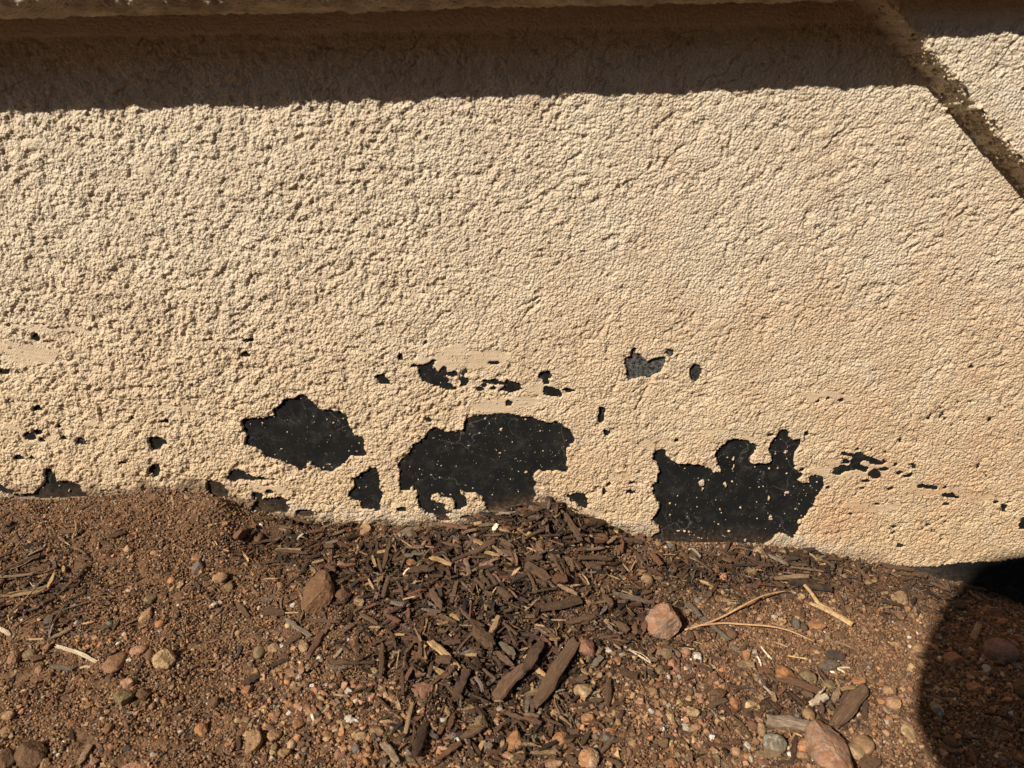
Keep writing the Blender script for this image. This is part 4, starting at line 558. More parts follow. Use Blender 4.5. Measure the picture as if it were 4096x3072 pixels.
soil = link('soil', grid_mesh('soil', np.stack([X, Y, ZB], -1), None, {'humus': hum}), M_SO); soil['kind'] = 'structure'

def rand_ground(n, xr=(-.76, .88), yr=(-.42, -.004)):
    x = rng.uniform(*xr, n); y = rng.uniform(*yr, n); z = G(x, y); px, py = proj(x, y, z); return x, y, z, px, py
PAL = {'t': (.40, .245, .130), 'o': (.42, .205, .095), 'p': (.43, .235, .150), 'r': (.20, .10, .062), 'g': (.17, .150, .128), 'w': (.60, .54, .45), 'v': (.25, .185, .095), 'b': (.155, .088, .050), 'y': (.50, .345, .185), 'k': (.055, .046, .040),
       'B': (.22, .115, .058), 'G': (.24, .195, .145), 'P': (.26, .15, .12), 'R': (.27, .135, .085), 'O': (.30, .165, .090), 'Z': (.42, .250, .165), 'Q': (.42, .22, .11), 'S': (.40, .19, .08), 'V': (.19, .18, .13)}
WPAL = {'d': (.050, .029, .018), 'm': (.094, .056, .034), 'l': (.23, .155, .090), 'y': (.33, .215, .100), 'g': (.145, .115, .088), 'r': (.125, .060, .034), 'w': (.52, .42, .30), 'k': (.034, .028, .024), 'M': (.125, .078, .045), 'R': (.15, .066, .034), 'K': (.030, .022, .017), 'G': (.20, .155, .11)}
pal = np.array([PAL[c] for c in 'tttttooooooppprrbbbbgyyyvwk'])
# fine grit: one object, its grains instanced on points
x, y, z, px, py = rand_ground(175000); s = .00065 + .00095 * rng.random(len(x)) ** 2.0; dm = np.clip(dens(px, py, MULCH, 0), 0, 1)
k = (rng.random(len(x)) < (1.0 - .72 * dm)) & (fbm(x, y, 55, 3, 641) > -.62); x, y, z, s, dm = x[k], y[k], z[k], s[k], dm[k]; n = len(x)
c = pal[rng.integers(0, len(pal), n)] * rng.uniform(.30, 1.05, (n, 1)); c = lerp(c, np.array([.17, .090, .046]), .42); c = lerp(c, c * .45, dm[:, None] * .8)
me = bpy.data.meshes.new('soil_grit'); me.vertices.add(n); me.vertices.foreach_set('co', np.stack([x, y, z + .0019 + rng.random(n) * .0014], 1).astype(np.float32).ravel())
a_ = me.attributes.new('tint', 'FLOAT_COLOR', 'POINT'); a_.data.foreach_set('color', np.c_[c, np.ones(n)].astype(np.float32).ravel())
a_ = me.attributes.new('gsize', 'FLOAT_VECTOR', 'POINT'); a_.data.foreach_set('vector', (s[:, None] * rng.uniform(.75, 1.35, (n, 3))).astype(np.float32).ravel())
a_ = me.attributes.new('gturn', 'FLOAT_VECTOR', 'POINT'); a_.data.foreach_set('vector', (rng.random((n, 3)) * 6.28).astype(np.float32).ravel())
def instanced(o, me, mt, prim):
    for q in mt.node_tree.nodes:
        if q.type == 'ATTRIBUTE': q.attribute_type = 'INSTANCER'
    ng = bpy.data.node_groups.new('grains', 'GeometryNodeTree'); ng.interface.new_socket('Geometry', in_out='INPUT', socket_type='NodeSocketGeometry'); ng.interface.new_socket('Geometry', in_out='OUTPUT', socket_type='NodeSocketGeometry')
    gi, go = ng.nodes.new('NodeGroupInput'), ng.nodes.new('NodeGroupOutput'); ic = ng.nodes.new(prim)
    sm_ = ng.nodes.new('GeometryNodeSetMaterial'); sm_.inputs['Material'].default_value = mt; ng.links.new(ic.outputs['Mesh'], sm_.inputs['Geometry'])
    ip = ng.nodes.new('GeometryNodeInstanceOnPoints'); ng.links.new(gi.outputs[0], ip.inputs['Points']); ng.links.new(sm_.outputs[0], ip.inputs['Instance'])
    for nm, sk_ in (('gsize', 'Scale'), ('gturn', 'Rotation')):
        na = ng.nodes.new('GeometryNodeInputNamedAttribute'); na.data_type = 'FLOAT_VECTOR'; na.inputs['Name'].default_value = nm
        if sk_ == 'Rotation':
            er = ng.nodes.new('FunctionNodeEulerToRotation'); ng.links.new(na.outputs['Attribute'], er.inputs[0]); ng.links.new(er.outputs[0], ip.inputs['Rotation'])
        else: ng.links.new(na.outputs['Attribute'], ip.inputs[sk_])
    ng.links.new(ip.outputs[0], go.inputs[0]); md = o.modifiers.new('grains', 'NODES'); md.node_group = ng; return ic
o = bpy.data.objects.new('soil_grit', me); COL.objects.link(o); o['kind'] = 'stuff'
ic = instanced(o, me, make_tinted('soil_grain', .8, 1.2, 900, .0002), 'GeometryNodeMeshIcoSphere'); ic.inputs['Subdivisions'].default_value = 1
# dark crumbly fines between the chips
x, y, z, px, py = rand_ground(150000); d = dens(px, py, MULCH, .10); k = rng.random(len(x)) < d * .62; x, y, z, d = x[k], y[k], z[k], d[k]; n = len(x)
me = bpy.data.meshes.new('mulch_fines'); me.vertices.add(n); me.vertices.foreach_set('co', np.stack([x, y, z + .0018 + rng.random(n) * .008 * np.clip(d, 0, 1)], 1).astype(np.float32).ravel())
wl = np.array([WPAL[c_] for c_ in 'ddddmmmmmmrrlgk']); c = wl[rng.integers(0, len(wl), n)] * rng.uniform(.4, 1.2, (n, 1)); L = .0016 + .0060 * rng.random(n) ** 2.5
a_ = me.attributes.new('tint', 'FLOAT_COLOR', 'POINT'); a_.data.foreach_set('color', np.c_[c, np.ones(n)].astype(np.float32).ravel())
a_ = me.attributes.new('gsize', 'FLOAT_VECTOR', 'POINT'); a_.data.foreach_set('vector', np.stack([L, L * rng.uniform(.12, .5, n), L * rng.uniform(.08, .3, n)], 1).astype(np.float32).ravel())
a_ = me.attributes.new('gturn', 'FLOAT_VECTOR', 'POINT'); a_.data.foreach_set('vector', np.stack([rng.random(n) * 6.28, rng.normal(size=n) * .5, rng.random(n) * 6.28], 1).astype(np.float32).ravel())
o = bpy.data.objects.new('mulch_fines', me); COL.objects.link(o); o['kind'] = 'stuff'; instanced(o, me, make_tinted('mulch_fine', .6, 1.4, 700, .0002), 'GeometryNodeMeshCube')
# small pebbles
hr = [hull_rock(11, i + 20) for i in range(10)]
x, y, z, px, py = rand_ground(52000); d = dens(px, py, GRAVEL, .22); k = rng.random(len(x)) < d * .62; x, y, z, d = x[k], y[k], z[k], d[k]
s = .0013 + .0034 * rng.random(len(x)) ** 2.3 * (.55 + .6 * d)
c = pal[rng.integers(0, len(pal), len(x))] * rng.uniform(.6, 1.1, (len(x), 1)); sc = s[:, None] * rng.uniform(.75, 1.25, (len(x), 3)) * [1.1, 1.1, .85]
o = link('pebble_gravel', stuff_mesh('pebble_gravel', hr, np.stack([x, y, z + .0022 + s * .35], 1), sc, rotmats(len(x), .5), c), M_PE); o['kind'] = 'stuff'

# ---------------------------------------------------------------- wood shapes
def chip_shape(seed, rings=8, bend=0.0):
    r = np.random.default_rng(seed); k = 10; V = []
    ang = np.linspace(0, 2 * np.pi, k, endpoint=False) + .3; cx = np.sign(np.cos(ang)) * np.abs(np.cos(ang)) ** .55; cz = np.sign(np.sin(ang)) * np.abs(np.sin(ang)) ** .55
    rid = 1 + r.uniform(-.22, .22, k); tl, tr_ = r.uniform(.2, 1.0), r.uniform(.2, 1.0)
    for i in range(rings):
        t = i / (rings - 1); w_ = min(1, tl + (1 - tl) * t / .28) if t < .28 else (min(1, tr_ + (1 - tr_) * (1 - t) / .28) if t > .72 else 1); w_ *= r.uniform(.88, 1.06)
        end = (i in (0, rings - 1)); xo = t - .5 + (r.uniform(-.05, .05, k) if end else r.uniform(-.012, .012, k)); sh = r.uniform(-.08, .08)
        V.append(np.stack([xo, .5 * w_ * rid * cx + sh + bend * (4 * t * (1 - t) - .6), .5 * (.6 + .4 * w_) * cz * (rid[::-1]) * r.uniform(.85, 1.1, k) + sh * .5], 1))
    V = np.concatenate(V); F = []
    for i in range(rings - 1):
        for j in range(k):
            a, b_, c_, d_ = i * k + j, i * k + (j + 1) % k, (i + 1) * k + (j + 1) % k, (i + 1) * k + j; F += [(a, b_, c_), (a, c_, d_)]
    n = len(V); V = np.concatenate([V, [V[:k].mean(0), V[-k:].mean(0)]])
    for j in range(k): F += [(n, (j + 1) % k, j), (n + 1, (rings - 1) * k + j, (rings - 1) * k + (j + 1) % k)]
    return V, np.array(F)
def chip_lo(seed):
    r = np.random.default_rng(seed); a, b_ = r.uniform(.15, 1, 2)
    V = np.array([[-.5 + r.uniform(0, .12), s * .5 * a, h * .5] for s in (-1, 1) for h in (-1, 1)] + [[r.uniform(-.1, .1), s * .55, h * .5] for s in (-1, 1) for h in (-1, 1)] + [[.5 - r.uniform(0, .12), s * .5 * b_, h * .4] for s in (-1, 1) for h in (-1, 1)])
    V += r.normal(size=V.shape) * [.02, .07, .10]; F = []
    for s in (0, 4):
        a0, b0, c0, d0 = s, s + 2, s + 3, s + 1; a1, b1, c1, d1 = s + 4, s + 6, s + 7, s + 5
        for p, q, rr, t in ((a0, b0, b1, a1), (b0, c0, c1, b1), (c0, d0, d1, c1), (d0, a0, a1, d1)): F += [(p, q, rr), (p, rr, t)]
    F += [(0, 1, 3), (0, 3, 2), (8, 10, 11), (8, 11, 9)]; return V, np.array(F)
# shredded mulch too fine to count
lo = [chip_lo(i) for i in range(12)]
x, y, z, px, py = rand_ground(50000); d = dens(px, py, MULCH, .05); k = rng.random(len(x)) < d * .52; x, y, z, d = x[k], y[k], z[k], d[k]; n = len(x)
L = (.005 + .024 * rng.random(n) ** 2.4) * (.7 + .4 * d); Wd = np.clip(L * rng.uniform(.06, .32, n), .0006, .0042); Tk = Wd * rng.uniform(.35, .8, n)
wl = np.array([WPAL[c] for c in 'ddddmmmmmmmrrrlgky']); c = wl[rng.integers(0, len(wl), n)] * rng.uniform(.45, 1.15, (n, 1))  # shreds tinted darker than the placed chips, shaded depth put into their colour
o = link('shredded_mulch', stuff_mesh('shredded_mulch', lo, np.stack([x, y, z + .0022 + rng.random(n) * .013 * np.clip(d, 0, 1)], 1), np.stack([L, Wd, Tk], 1), rotmats(n, .42), c), M_MU); o['kind'] = 'stuff'

# ---------------------------------------------------------------- stones and wood pieces, one by one
ITEMS = []       # dict(kind, px, py, size, colour, shape, label, short, obj)
def depth_of(p): return float((p - CAM) @ FWD)
RV = {'a': [tri_mesh('angular_stone', *rock(40 + i, 3 if i < 8 else 2, 8, .52, .045, .20)) for i in range(14)], 'r': [tri_mesh('round_stone', *rock(80 + i, 3, 6, .26, .05, .12), smooth=True) for i in range(8)], 'f': [tri_mesh('flat_stone', *rock(100 + i, 3, 8, .45, .05, .18)) for i in range(6)]}
BIG = [tri_mesh('big_rock', *rock(140 + i, 4, 9, .50, .05, .24)) for i in range(6)]; BIGR = [tri_mesh('big_round_rock', *rock(150 + i, 4, 4, .16, .03, .10), smooth=True) for i in range(4)]
for m in RV['a'] + RV['r'] + RV['f'] + BIG + BIGR: m.materials.append(M_RK)
def place_stone(t, e, i):
    u, v, w_, h_, col, sh = e[:6]; s = TILES[t][2]; px, py = tp(t, u, v); w_, h_ = w_ * s, h_ * s
    p = ground_pt(np.array([px]), np.array([py + h_ * .12]))[0]; dp = depth_of(p); W = w_ * dp / F_PX * .5; Hh = h_ * dp / F_PX * .5
    up_ = (-(p - CAM) / np.linalg.norm(p - CAM))[2]                      # sine of the viewing angle above the ground
    zf = {'a': .95, 'r': .82, 'f': .45}[sh]; sz = zf * min(W, Hh); k = math.sqrt(max(1 - up_ ** 2, 0)); sy = math.sqrt(max(Hh ** 2 - (sz * k) ** 2, (.45 * Hh) ** 2)) / up_; sy = min(sy, 1.9 * W)
    big = w_ > 42 or h_ > 42
    me = (BIGR if sh == 'r' and col != 'B' else BIG)[i % (4 if sh == 'r' and col != 'B' else 6)] if big and sh != 'f' else RV[sh][i % len(RV[sh])]
    o = bpy.data.objects.new('stone', me); COL.objects.link(o); o.scale = (W, sy, sz); yaw = random.uniform(-.25, .25) + (math.pi if random.random() < .5 else 0)
    o.rotation_euler = (random.uniform(-.12, .12), random.uniform(-.12, .12), yaw); o.location = (p[0], min(p[1], -sy * .75 - .004), p[2] + sz * (.44 if sh != 'f' else .5) * (.35 if col == 'B' else 1) + .0015)
    c = np.array(PAL[col]) * random.uniform(.85, 1.15); o.color = (*c, 1)
    if col in 'ZSQV': o.material_slots[0].link = 'OBJECT'; o.material_slots[0].material = {'Z': M_RP, 'S': M_RS, 'Q': M_RQ, 'V': M_SPK}[col]
    ITEMS.append(dict(kind='stone', px=px, py=py, w=w_, h=h_, col=col, sh=sh, label=e[6] if len(e) > 6 else None, short=e[7] if len(e) > 7 else None, obj=o, tp=t == 'F'))
i = 0
for t, L_ in STONES.items():
    for e in L_: place_stone(t, e, i); i += 1
CV = [tri_mesh('wood_piece', *chip_shape(200 + i, 8, 0 if i < 10 else random.choice((-1, 1)) * .5)) for i in range(14)]
for m in CV: m.materials.append(M_WD)
def place_chip(t, e, i):
    u1, v1, u2, v2, w_, col = e[:6]; s = TILES[t][2]; a = tp(t, u1, v1); b_ = tp(t, u2, v2); q = ground_pt(np.array([a[0], b_[0]]), np.array([a[1], b_[1]])); w_ = w_ * s
    d = np.clip(dens(np.array([(a[0] + b_[0]) / 2]), np.array([(a[1] + b_[1]) / 2]), MULCH, 0)[0], 0, 1); mid = q.mean(0); dp = depth_of(mid); W = max(w_ * dp / F_PX, .0009); L = np.linalg.norm(q[1] - q[0])
    T = np.clip(W * random.uniform(.42, .68), .0014, .012); lift = T * .45 + .0026 + d * random.uniform(.008, .015)
    if 'blocky' in (e[6] if len(e) > 6 else ''): T = W * .75; lift = T * .5 + .006
    ex = Vector(q[1] - q[0]).normalized(); zt = Vector((0, -.12, 1)); ey = zt.cross(ex).normalized(); ez = ex.cross(ey); Rm = Matrix((ex, ey, ez)).transposed() @ Matrix.Rotation(random.uniform(-.3, .3), 3, 'X') @ Matrix.Rotation(random.uniform(-.05, .05), 3, 'Y')
    W *= 1.08 / max(.6, 1.0)
    me = CV[i % 10] if W > .0045 or i % 3 else CV[10 + i % 4]
    o = bpy.data.objects.new('wood_chip', me); COL.objects.link(o); k = Rm.to_4x4() @ Matrix.Diagonal((L, W, T, 1)); k.translation = Vector(mid) + Vector((0, 0, lift)); o.matrix_world = k
    if o.location.y > -W * .6 - .004: o.location.y = -W * .6 - .004
    c = np.array(WPAL[col]) * random.uniform(1.1, 1.8); o.color = (*c, 1)
    Lp = math.hypot(a[0] - b_[0], a[1] - b_[1])
    ITEMS.append(dict(kind='chip', px=(a[0] + b_[0]) / 2, py=(a[1] + b_[1]) / 2, w=Lp, h=w_, col=col, sh='thin' if w_ < 9 or Lp > 7 * w_ else 'broad', label=e[6] if len(e) > 6 else None, short=e[7] if len(e) > 7 else None, obj=o, ang=math.degrees(math.atan2(-(b_[1] - a[1]), b_[0] - a[0])) % 180))
i = 0
for t, L_ in CHIPS.items():
    for e in L_: place_chip(t, e, i); i += 1

# ---------------------------------------------------------------- one-off things
def tube(pts, rad, sides=7, flat=1.0):
    pts = [Vector(p) for p in pts]; P_ = []; n = len(pts); N = (n - 1) * 6 + 1
    for i in range(N):
        t = i / 6; a = min(int(t), n - 2); f = t - a; p0, p1, p2, p3 = pts[max(a - 1, 0)], pts[a], pts[a + 1], pts[min(a + 2, n - 1)]
        P_.append(.5 * ((2 * p1) + (p2 - p0) * f + (2 * p0 - 5 * p1 + 4 * p2 - p3) * f * f + (3 * p1 - p0 - 3 * p2 + p3) * f ** 3))
    V, Fc = [], []
    for i, p in enumerate(P_):
        tg = (P_[min(i + 1, N - 1)] - P_[max(i - 1, 0)]).normalized(); sd = tg.cross(Vector((0, 0, 1))).normalized(); up_ = sd.cross(tg); r = rad(i / (N - 1))
        for j in range(sides): a = 2 * math.pi * j / sides; V.append(p + sd * math.cos(a) * r + up_ * math.sin(a) * r * flat)
    for i in range(N - 1):
        for j in range(sides): a, b_, c_, d_ = i * sides + j, i * sides + (j + 1) % sides, (i + 1) * sides + (j + 1) % sides, (i + 1) * sides + j; Fc += [(a, b_, c_), (a, c_, d_)]
    for k_, base in ((0, 0), (1, (N - 1) * sides)):
        for j in range(1, sides - 1): Fc.append((base, base + j + 1, base + j) if k_ == 0 else (base, base + j, base + j + 1))
    return np.array([list(v) for v in V]), np.array(Fc)
def gpts(t, uv, lifts):
    q = np.array([tp(t, u, v) for u, v in uv]); g = ground_pt(q[:, 0], q[:, 1]); g[:, 2] += lifts; return g
def vein_wood(name, c1, c2):
    m, nt, b = mat(name); p = geo_pos(nt); c = mixc(nt, ramp(nt, noise(nt, p, 260, 4, .7), [(.4, rgb1(0)), (.62, rgb1(1))]), c1, c2); nt.links.new(c, b.inputs['Base Color']); bumpn(nt, b, noise(nt, p, 600, 3), .0006, .6); b.inputs['Roughness'].default_value = .6; return m
M_ND, M_FK = vein_wood('dry_needle', (.52, .31, .16), (.38, .21, .11)), vein_wood('split_pale_wood', (.50, .34, .165), (.26, .165, .085))
root = bpy.data.objects.new('pine_needle_pair', None); COL.objects.link(root); g = gpts(5, [(110, 1280), (330, 1240), (560, 1160), (800, 1050), (1050, 945), (1310, 870)], [.005, .008, .010, .013, .015, .012]); root.location = g[0]
for nm, pts in (('needle', g), ('needle', gpts(5, [(300, 1248), (560, 1240), (800, 1262), (1100, 1300), (1350, 1375), (1640, 1470)], [.008, .010, .011, .013, .015, .011]))):
    v, f = tube(pts - g[0], lambda s: .0015 * (1 - .55 * s ** 3) * (1 if s < .97 else .5), 7, .7); link(nm, tri_mesh(nm, v, f, True), M_ND, root)
tag(root, 'pair of long dry pine needles joined at one end, spread into a V', 'pine needles')
g = gpts(5, [(1580, 990), (1820, 1100), (2090, 1240)], [.009, .010, .008]); root = bpy.data.objects.new('forked_stick', None); COL.objects.link(root); root.location = g[1]
v, f = tube(g - g[1], lambda s: .0022 + .0024 * math.sin(min(1, s * 1.15) * math.pi * .62), 9, .55); link('stem', tri_mesh('stem', v, f, False), M_FK, root)
g2 = gpts(5, [(1515, 815), (1600, 905), (1690, 1010), (1850, 1090)], [.014, .013, .011, .010]); v, f = tube(g2 - g[1], lambda s: .0021 + .0010 * s, 8, .6); link('prong', tri_mesh('prong', v, f, False), M_FK, root)
tag(root, 'pale forked piece of split wood lying on the gravel below the charred stick', 'stick')
p = at(*tp(3, 1533, 1297)); v, f = ico(3); m_, nt_, b_ = mat('green_bead'); c_ = mixc(nt_, ramp(nt_, noise(nt_, geo_pos(nt_), 380, 2), [(.5, rgb1(0)), (.62, rgb1(1))]), (.36, .50, .14), (.12, .15, .05)); nt_.links.new(c_, b_.inputs['Base Color']); b_.inputs['Roughness'].default_value = .35
o = link('green_bead', tri_mesh('green_bead', v * .0023, f, True), m_); o.location = (p[0], p[1], p[2] + .013); tag(o, 'tiny round pale green bead lying on top of the mulch', 'bead')
# fibres, rootlets and straw: thin curved strands, a few by hand and many random
def strand(pts, r, col, name='rootlet', lab=None, cat='rootlet'):
    v, f = tube(pts, lambda s: r * (1 - .4 * s), 5); return v, f, col
FIB = [(10, [(200, 480), (205, 560), (235, 640)], 1.0, 'l'), (10, [(235, 640), (275, 680), (315, 712)], 1.0, 'l'), (10, [(200, 480), (235, 465), (272, 470)], .8, 'g'), (4, [(350, 930), (450, 960), (480, 1150)], 1.2, 'm'), (4, [(1150, 930), (1200, 1010), (1240, 1032), (1290, 960)], .8, 'l'), (4, [(1090, 690), (1180, 690), (1270, 690)], .5, 'l'), (4, [(530, 420), (545, 600), (600, 700)], .6, 'l'),
       (11, [(780, 290), (800, 360), (850, 430), (920, 460)], 1.2, 'l'), (7, [(345, 90), (350, 30), (375, -10)], .9, 'g'), (1, [(870, 620), (925, 540), (910, 445)], 1.1, 'y'), (5, [(1110, 470), (1120, 560), (1150, 680)], .8, 'm'), (5, [(530, 930), (620, 965), (735, 985), (600, 1120)], 1.0, 'l'), (9, [(180, 500), (240, 570), (300, 610), (380, 605)], .9, 'm'), (9, [(455, 60), (500, 150), (525, 265)], 1.2, 'l'), (12, [(340, 590), (440, 640), (550, 690)], 1.0, 'm'), (12, [(900, 600), (980, 625), (1080, 610), (1110, 570)], 1.2, 'm'),
       (1, [(135, 1620), (130, 1540), (230, 1450), (380, 1310), (570, 1110)], 1.0, 'y'), (1, [(380, 1160), (420, 1210), (480, 1190), (560, 1120)], .6, 'w'), (1, [(0, 1330), (200, 1280), (420, 1250), (570, 1100)], .7, 'l'), (1, [(60, 1030), (300, 960), (480, 850)], .9, 'l'), (2, [(810, 780), (850, 860), (910, 890), (940, 940)], .8, 'l'), (2, [(1490, 1280), (1540, 1440), (1500, 1590)], 1.0, 'l'), (10, [(705, 185), (790, 220), (850, 278)], .9, 'w'), (3, [(1740, 1240), (1745, 1300), (1670, 1345)], 1.0, 'l')]
V, Fs, C = [], [], []; base = 0
def addst(pts, r, c):
    global base
    v, f = tube(pts, lambda s: r * (1 - .4 * s), 4); V.append(v); Fs.append(f + base); C.append(np.tile(c, (len(v), 1))); base += len(v)
for (t, uv, r, c) in FIB: addst(gpts(t, uv, np.linspace(.005, .008, len(uv)) + .003), .0007 * r, np.array(WPAL[c]))
x, y, z, px, py = rand_ground(5000); d = dens(px, py, MULCH, .05); d = np.maximum(d, dens(px, py, [(150, 2400, 260, 230, 1.6)], 0)); k = np.where(rng.random(len(x)) < d * .22)[0]
for i in k:
    a = rng.random() * 6.28; L = rng.uniform(.006, .026); b1 = a + rng.normal() * .8; zo = .003 + .007 * rng.random()
    q = np.array([[x[i], y[i], 0], [x[i] + math.cos(a) * L * .5, y[i] + math.sin(a) * L * .5, 0], [x[i] + math.cos(a) * L * .5 + math.cos(b1) * L * .5, y[i] + math.sin(a) * L * .5 + math.sin(b1) * L * .5, 0]]); q[:, 1] = np.minimum(q[:, 1], -.004)
    q[:, 2] = G(q[:, 0], q[:, 1]) + zo + rng.uniform(-.001, .002, 3); addst(q, rng.uniform(.0002, .00055), np.array(WPAL['lgmmydl'[rng.integers(0, 7)]]) * rng.uniform(.7, 1.2))
V, Fs, C = np.concatenate(V), np.concatenate(Fs), np.concatenate(C); m = tri_mesh('dry_fibre', V, Fs, True); a_ = m.attributes.new('tint', 'FLOAT_COLOR', 'POINT'); a_.data.foreach_set('color', np.concatenate([C, np.ones((len(C), 1))], 1).astype(np.float32).ravel())
o = link('dry_fibre', m, M_MU); o['kind'] = 'stuff'

# ---------------------------------------------------------------- labels
CW = {'t': 'tan', 'o': 'orange', 'p': 'pink', 'r': 'reddish', 'g': 'grey', 'w': 'white', 'v': 'olive', 'b': 'brown', 'y': 'cream', 'k': 'dark grey', 'B': 'brown', 'G': 'grey', 'P': 'pinkish', 'R': 'reddish', 'O': 'orange', 'Z': 'pink', 'Q': 'orange', 'S': 'orange', 'V': 'green-grey'}
WW = {'d': 'dark brown', 'm': 'brown', 'l': 'light brown', 'y': 'yellowish', 'g': 'grey-brown', 'r': 'reddish brown', 'w': 'whitish', 'k': 'blackish', 'M': 'brown', 'R': 'reddish', 'K': 'black', 'G': 'grey'}
SHW = {'a': 'angular', 'r': 'rounded', 'f': 'flat'}
stones = sorted([q for q in ITEMS if q['kind'] == 'stone'], key=lambda q: -q['w'] * q['h']); chips = sorted([q for q in ITEMS if q['kind'] == 'chip'], key=lambda q: -q['w'] * max(q['h'], 6))
def drop_rest(lst, keep, name, material, pal_):
    """the smallest ones past the limit become one object"""
    rest = [q for q in lst[keep:] if not q['label']]
    if not rest: return
    bpy.context.view_layer.update(); V, Fs, C = [], [], []; base = 0
    for q in rest:
        o = q['obj']; me = o.data; co = np.empty(len(me.vertices) * 3, np.float32); me.vertices.foreach_get('co', co); co = np.c_[co.reshape(-1, 3), np.ones(len(me.vertices))] @ np.array(o.matrix_basis).T
        li = np.empty(len(me.loops), np.int32); me.loops.foreach_get('vertex_index', li); V.append(co[:, :3]); Fs.append(li.reshape(-1, 3) + base); C.append(np.tile(list(o.color), (len(co), 1))); base += len(co)
        ITEMS.remove(q); bpy.data.objects.remove(o)
    m = tri_mesh(name, np.concatenate(V), np.concatenate(Fs)); a_ = m.attributes.new('tint', 'FLOAT_COLOR', 'POINT'); a_.data.foreach_set('color', np.concatenate(C).astype(np.float32).ravel()); o = link(name, m, material); o['kind'] = 'stuff'
drop_rest(stones, 300, 'small_pebbles', M_PE, PAL); drop_rest(chips, 300, 'small_wood_shreds', M_MU, WPAL)
LM = [q for q in ITEMS if q['short']]
def sector(q, l):
    dx, dy = q['px'] - l['px'], q['py'] - l['py']; a = math.degrees(math.atan2(-dy, dx)) % 360
    return ['right of', 'up and right of', 'above', 'up and left of', 'left of', 'down and left of', 'below', 'down and right of'][int((a + 22.5) // 45) % 8]
ORD = ['closest', 'second closest', 'third closest', 'fourth closest', 'fifth closest', 'sixth closest', 'seventh closest', 'eighth closest', 'ninth closest', 'tenth closest']
groups = {}
for q in ITEMS:
    o = q['obj']
    if q['kind'] == 'stone': small = max(q['w'], q['h']) < 30; noun = 'pebble' if small else 'stone'; o.name = noun; o['category'] = noun; o['group'] = 'stones and pebbles on the soil'
    else:
        tw = q['sh'] == 'thin' and q['h'] < 8.5; noun = 'wood splinter' if tw else 'wood chip'; o.name = noun.replace(' ', '_'); o['category'] = noun; o['group'] = 'wood chips and splinters of the mulch'
    if q['label']: o['label'] = q['label']; continue
    l = min(LM, key=lambda l: (l['px'] - q['px']) ** 2 + ((l['py'] - q['py']) * 1.2) ** 2 + (1e9 if l is q else 0)); dist = math.hypot(l['px'] - q['px'], l['py'] - q['py'])
    if q['kind'] == 'stone': m_ = max(q['w'], q['h']); d_ = f"{'tiny ' if m_ < 20 else 'small ' if m_ < 34 else ''}{CW[q['col']]} {SHW[q['sh']]} {noun}"
    else:
        a = q['ang']; dr = 'level' if a < 22 or a > 158 else ('upright' if 68 < a < 112 else ('rising to the right' if a < 90 else 'sloping down to the right')); d_ = f"{'short ' if q['w'] < 60 else 'long ' if q['w'] > 120 else ''}{WW[q['col']]} {noun}"
        q['dr'] = dr
    groups.setdefault((d_, q.get('dr', ''), sector(q, l), l['short']), []).append((dist, q))
def lab(b_, near, sec, short, L_, i): return f"{b_}, {near}{sec} the {short}" if len(L_) == 1 else f"{b_}, {ORD[min(i, 9)]} {sec} the {short}"
for (d_, dr, sec, short), L_ in groups.items():
    L_.sort(key=lambda t: t[0])
    for i, (dist, q) in enumerate(L_):
        base_ = d_ + (f' {dr}' if dr and len(short.split()) < 6 else '')
        near = 'just ' if dist < 70 and len(L_) == 1 else ''
        q['obj']['label'] = lab(base_, near, sec, short, L_, i)
        if len(q['obj']['label'].split()) > 16: q['obj']['label'] = lab(base_.replace(' sloping down to the right', ' sloping').replace(' rising to the right', ' rising'), near, sec, short, L_, i)
print('stones', sum(q['kind'] == 'stone' for q in ITEMS), 'chips', sum(q['kind'] == 'chip' for q in ITEMS), 'tris', sum(len(m.loops) - 2 * len(m.polygons) for m in bpy.data.meshes))

# ---------------------------------------------------------------- out of the frame: eave and fence added to block sky light, and the person who casts the shadow at lower right
def boxm(x0, x1, y0, y1, z0, z1):
    v = np.array([[x, y, z] for x in (x0, x1) for y in (y0, y1) for z in (z0, z1)], float); q = [(0, 1, 3, 2), (4, 6, 7, 5), (0, 4, 5, 1), (2, 3, 7, 6), (0, 2, 6, 4), (1, 5, 7, 3)]
    return mesh_raw('box', v, np.array(q).ravel(), np.arange(6) * 4, False)
def plain(name, col, sc=40, rough=.8):
    m, nt, b = mat(name); c = mixc(nt, ramp(nt, noise(nt, geo_pos(nt), sc, 4, .6), [(.35, rgb1(0)), (.65, rgb1(1))]), tuple(k * .75 for k in col), tuple(min(1, k * 1.2) for k in col)); nt.links.new(c, b.inputs['Base Color']); b.inputs['Roughness'].default_value = rough; return m
M_BD, M_EV = plain('added_fence_board', (.10, .065, .042), 30), plain('added_eave_paint', (.16, .11, .08), 12)
ev = bpy.data.objects.new('added_eave', None); COL.objects.link(ev); ev.location = (0, 0, 2.3); tag(ev, 'brown roof eave added above the frame to keep sky light off the wall', 'eave')  # unseen eave, put in so less sky light reaches the shaded wall
link('soffit', boxm(-3.4, 3.6, -.62, .0, .0, .03), M_EV, ev); link('fascia', boxm(-3.4, 3.6, -.65, -.622, -.06, .16), M_EV, ev)
fe = bpy.data.objects.new('added_fence', None); COL.objects.link(fe); fe.location = (0, -2.6, 0); tag(fe, 'dark board fence added behind the camera to block low sky light', 'fence')  # unseen fence, put in opposite the wall to hold back sky light
bm_ = boxm(-.07, .07, -.012, .012, .02, 2.0); bm_.materials.append(M_BD)
for i in range(46): o = bpy.data.objects.new('board', bm_); COL.objects.link(o); o.parent = fe; o.location = (-3.4 + i * .148, 0, random.uniform(-.01, .01))
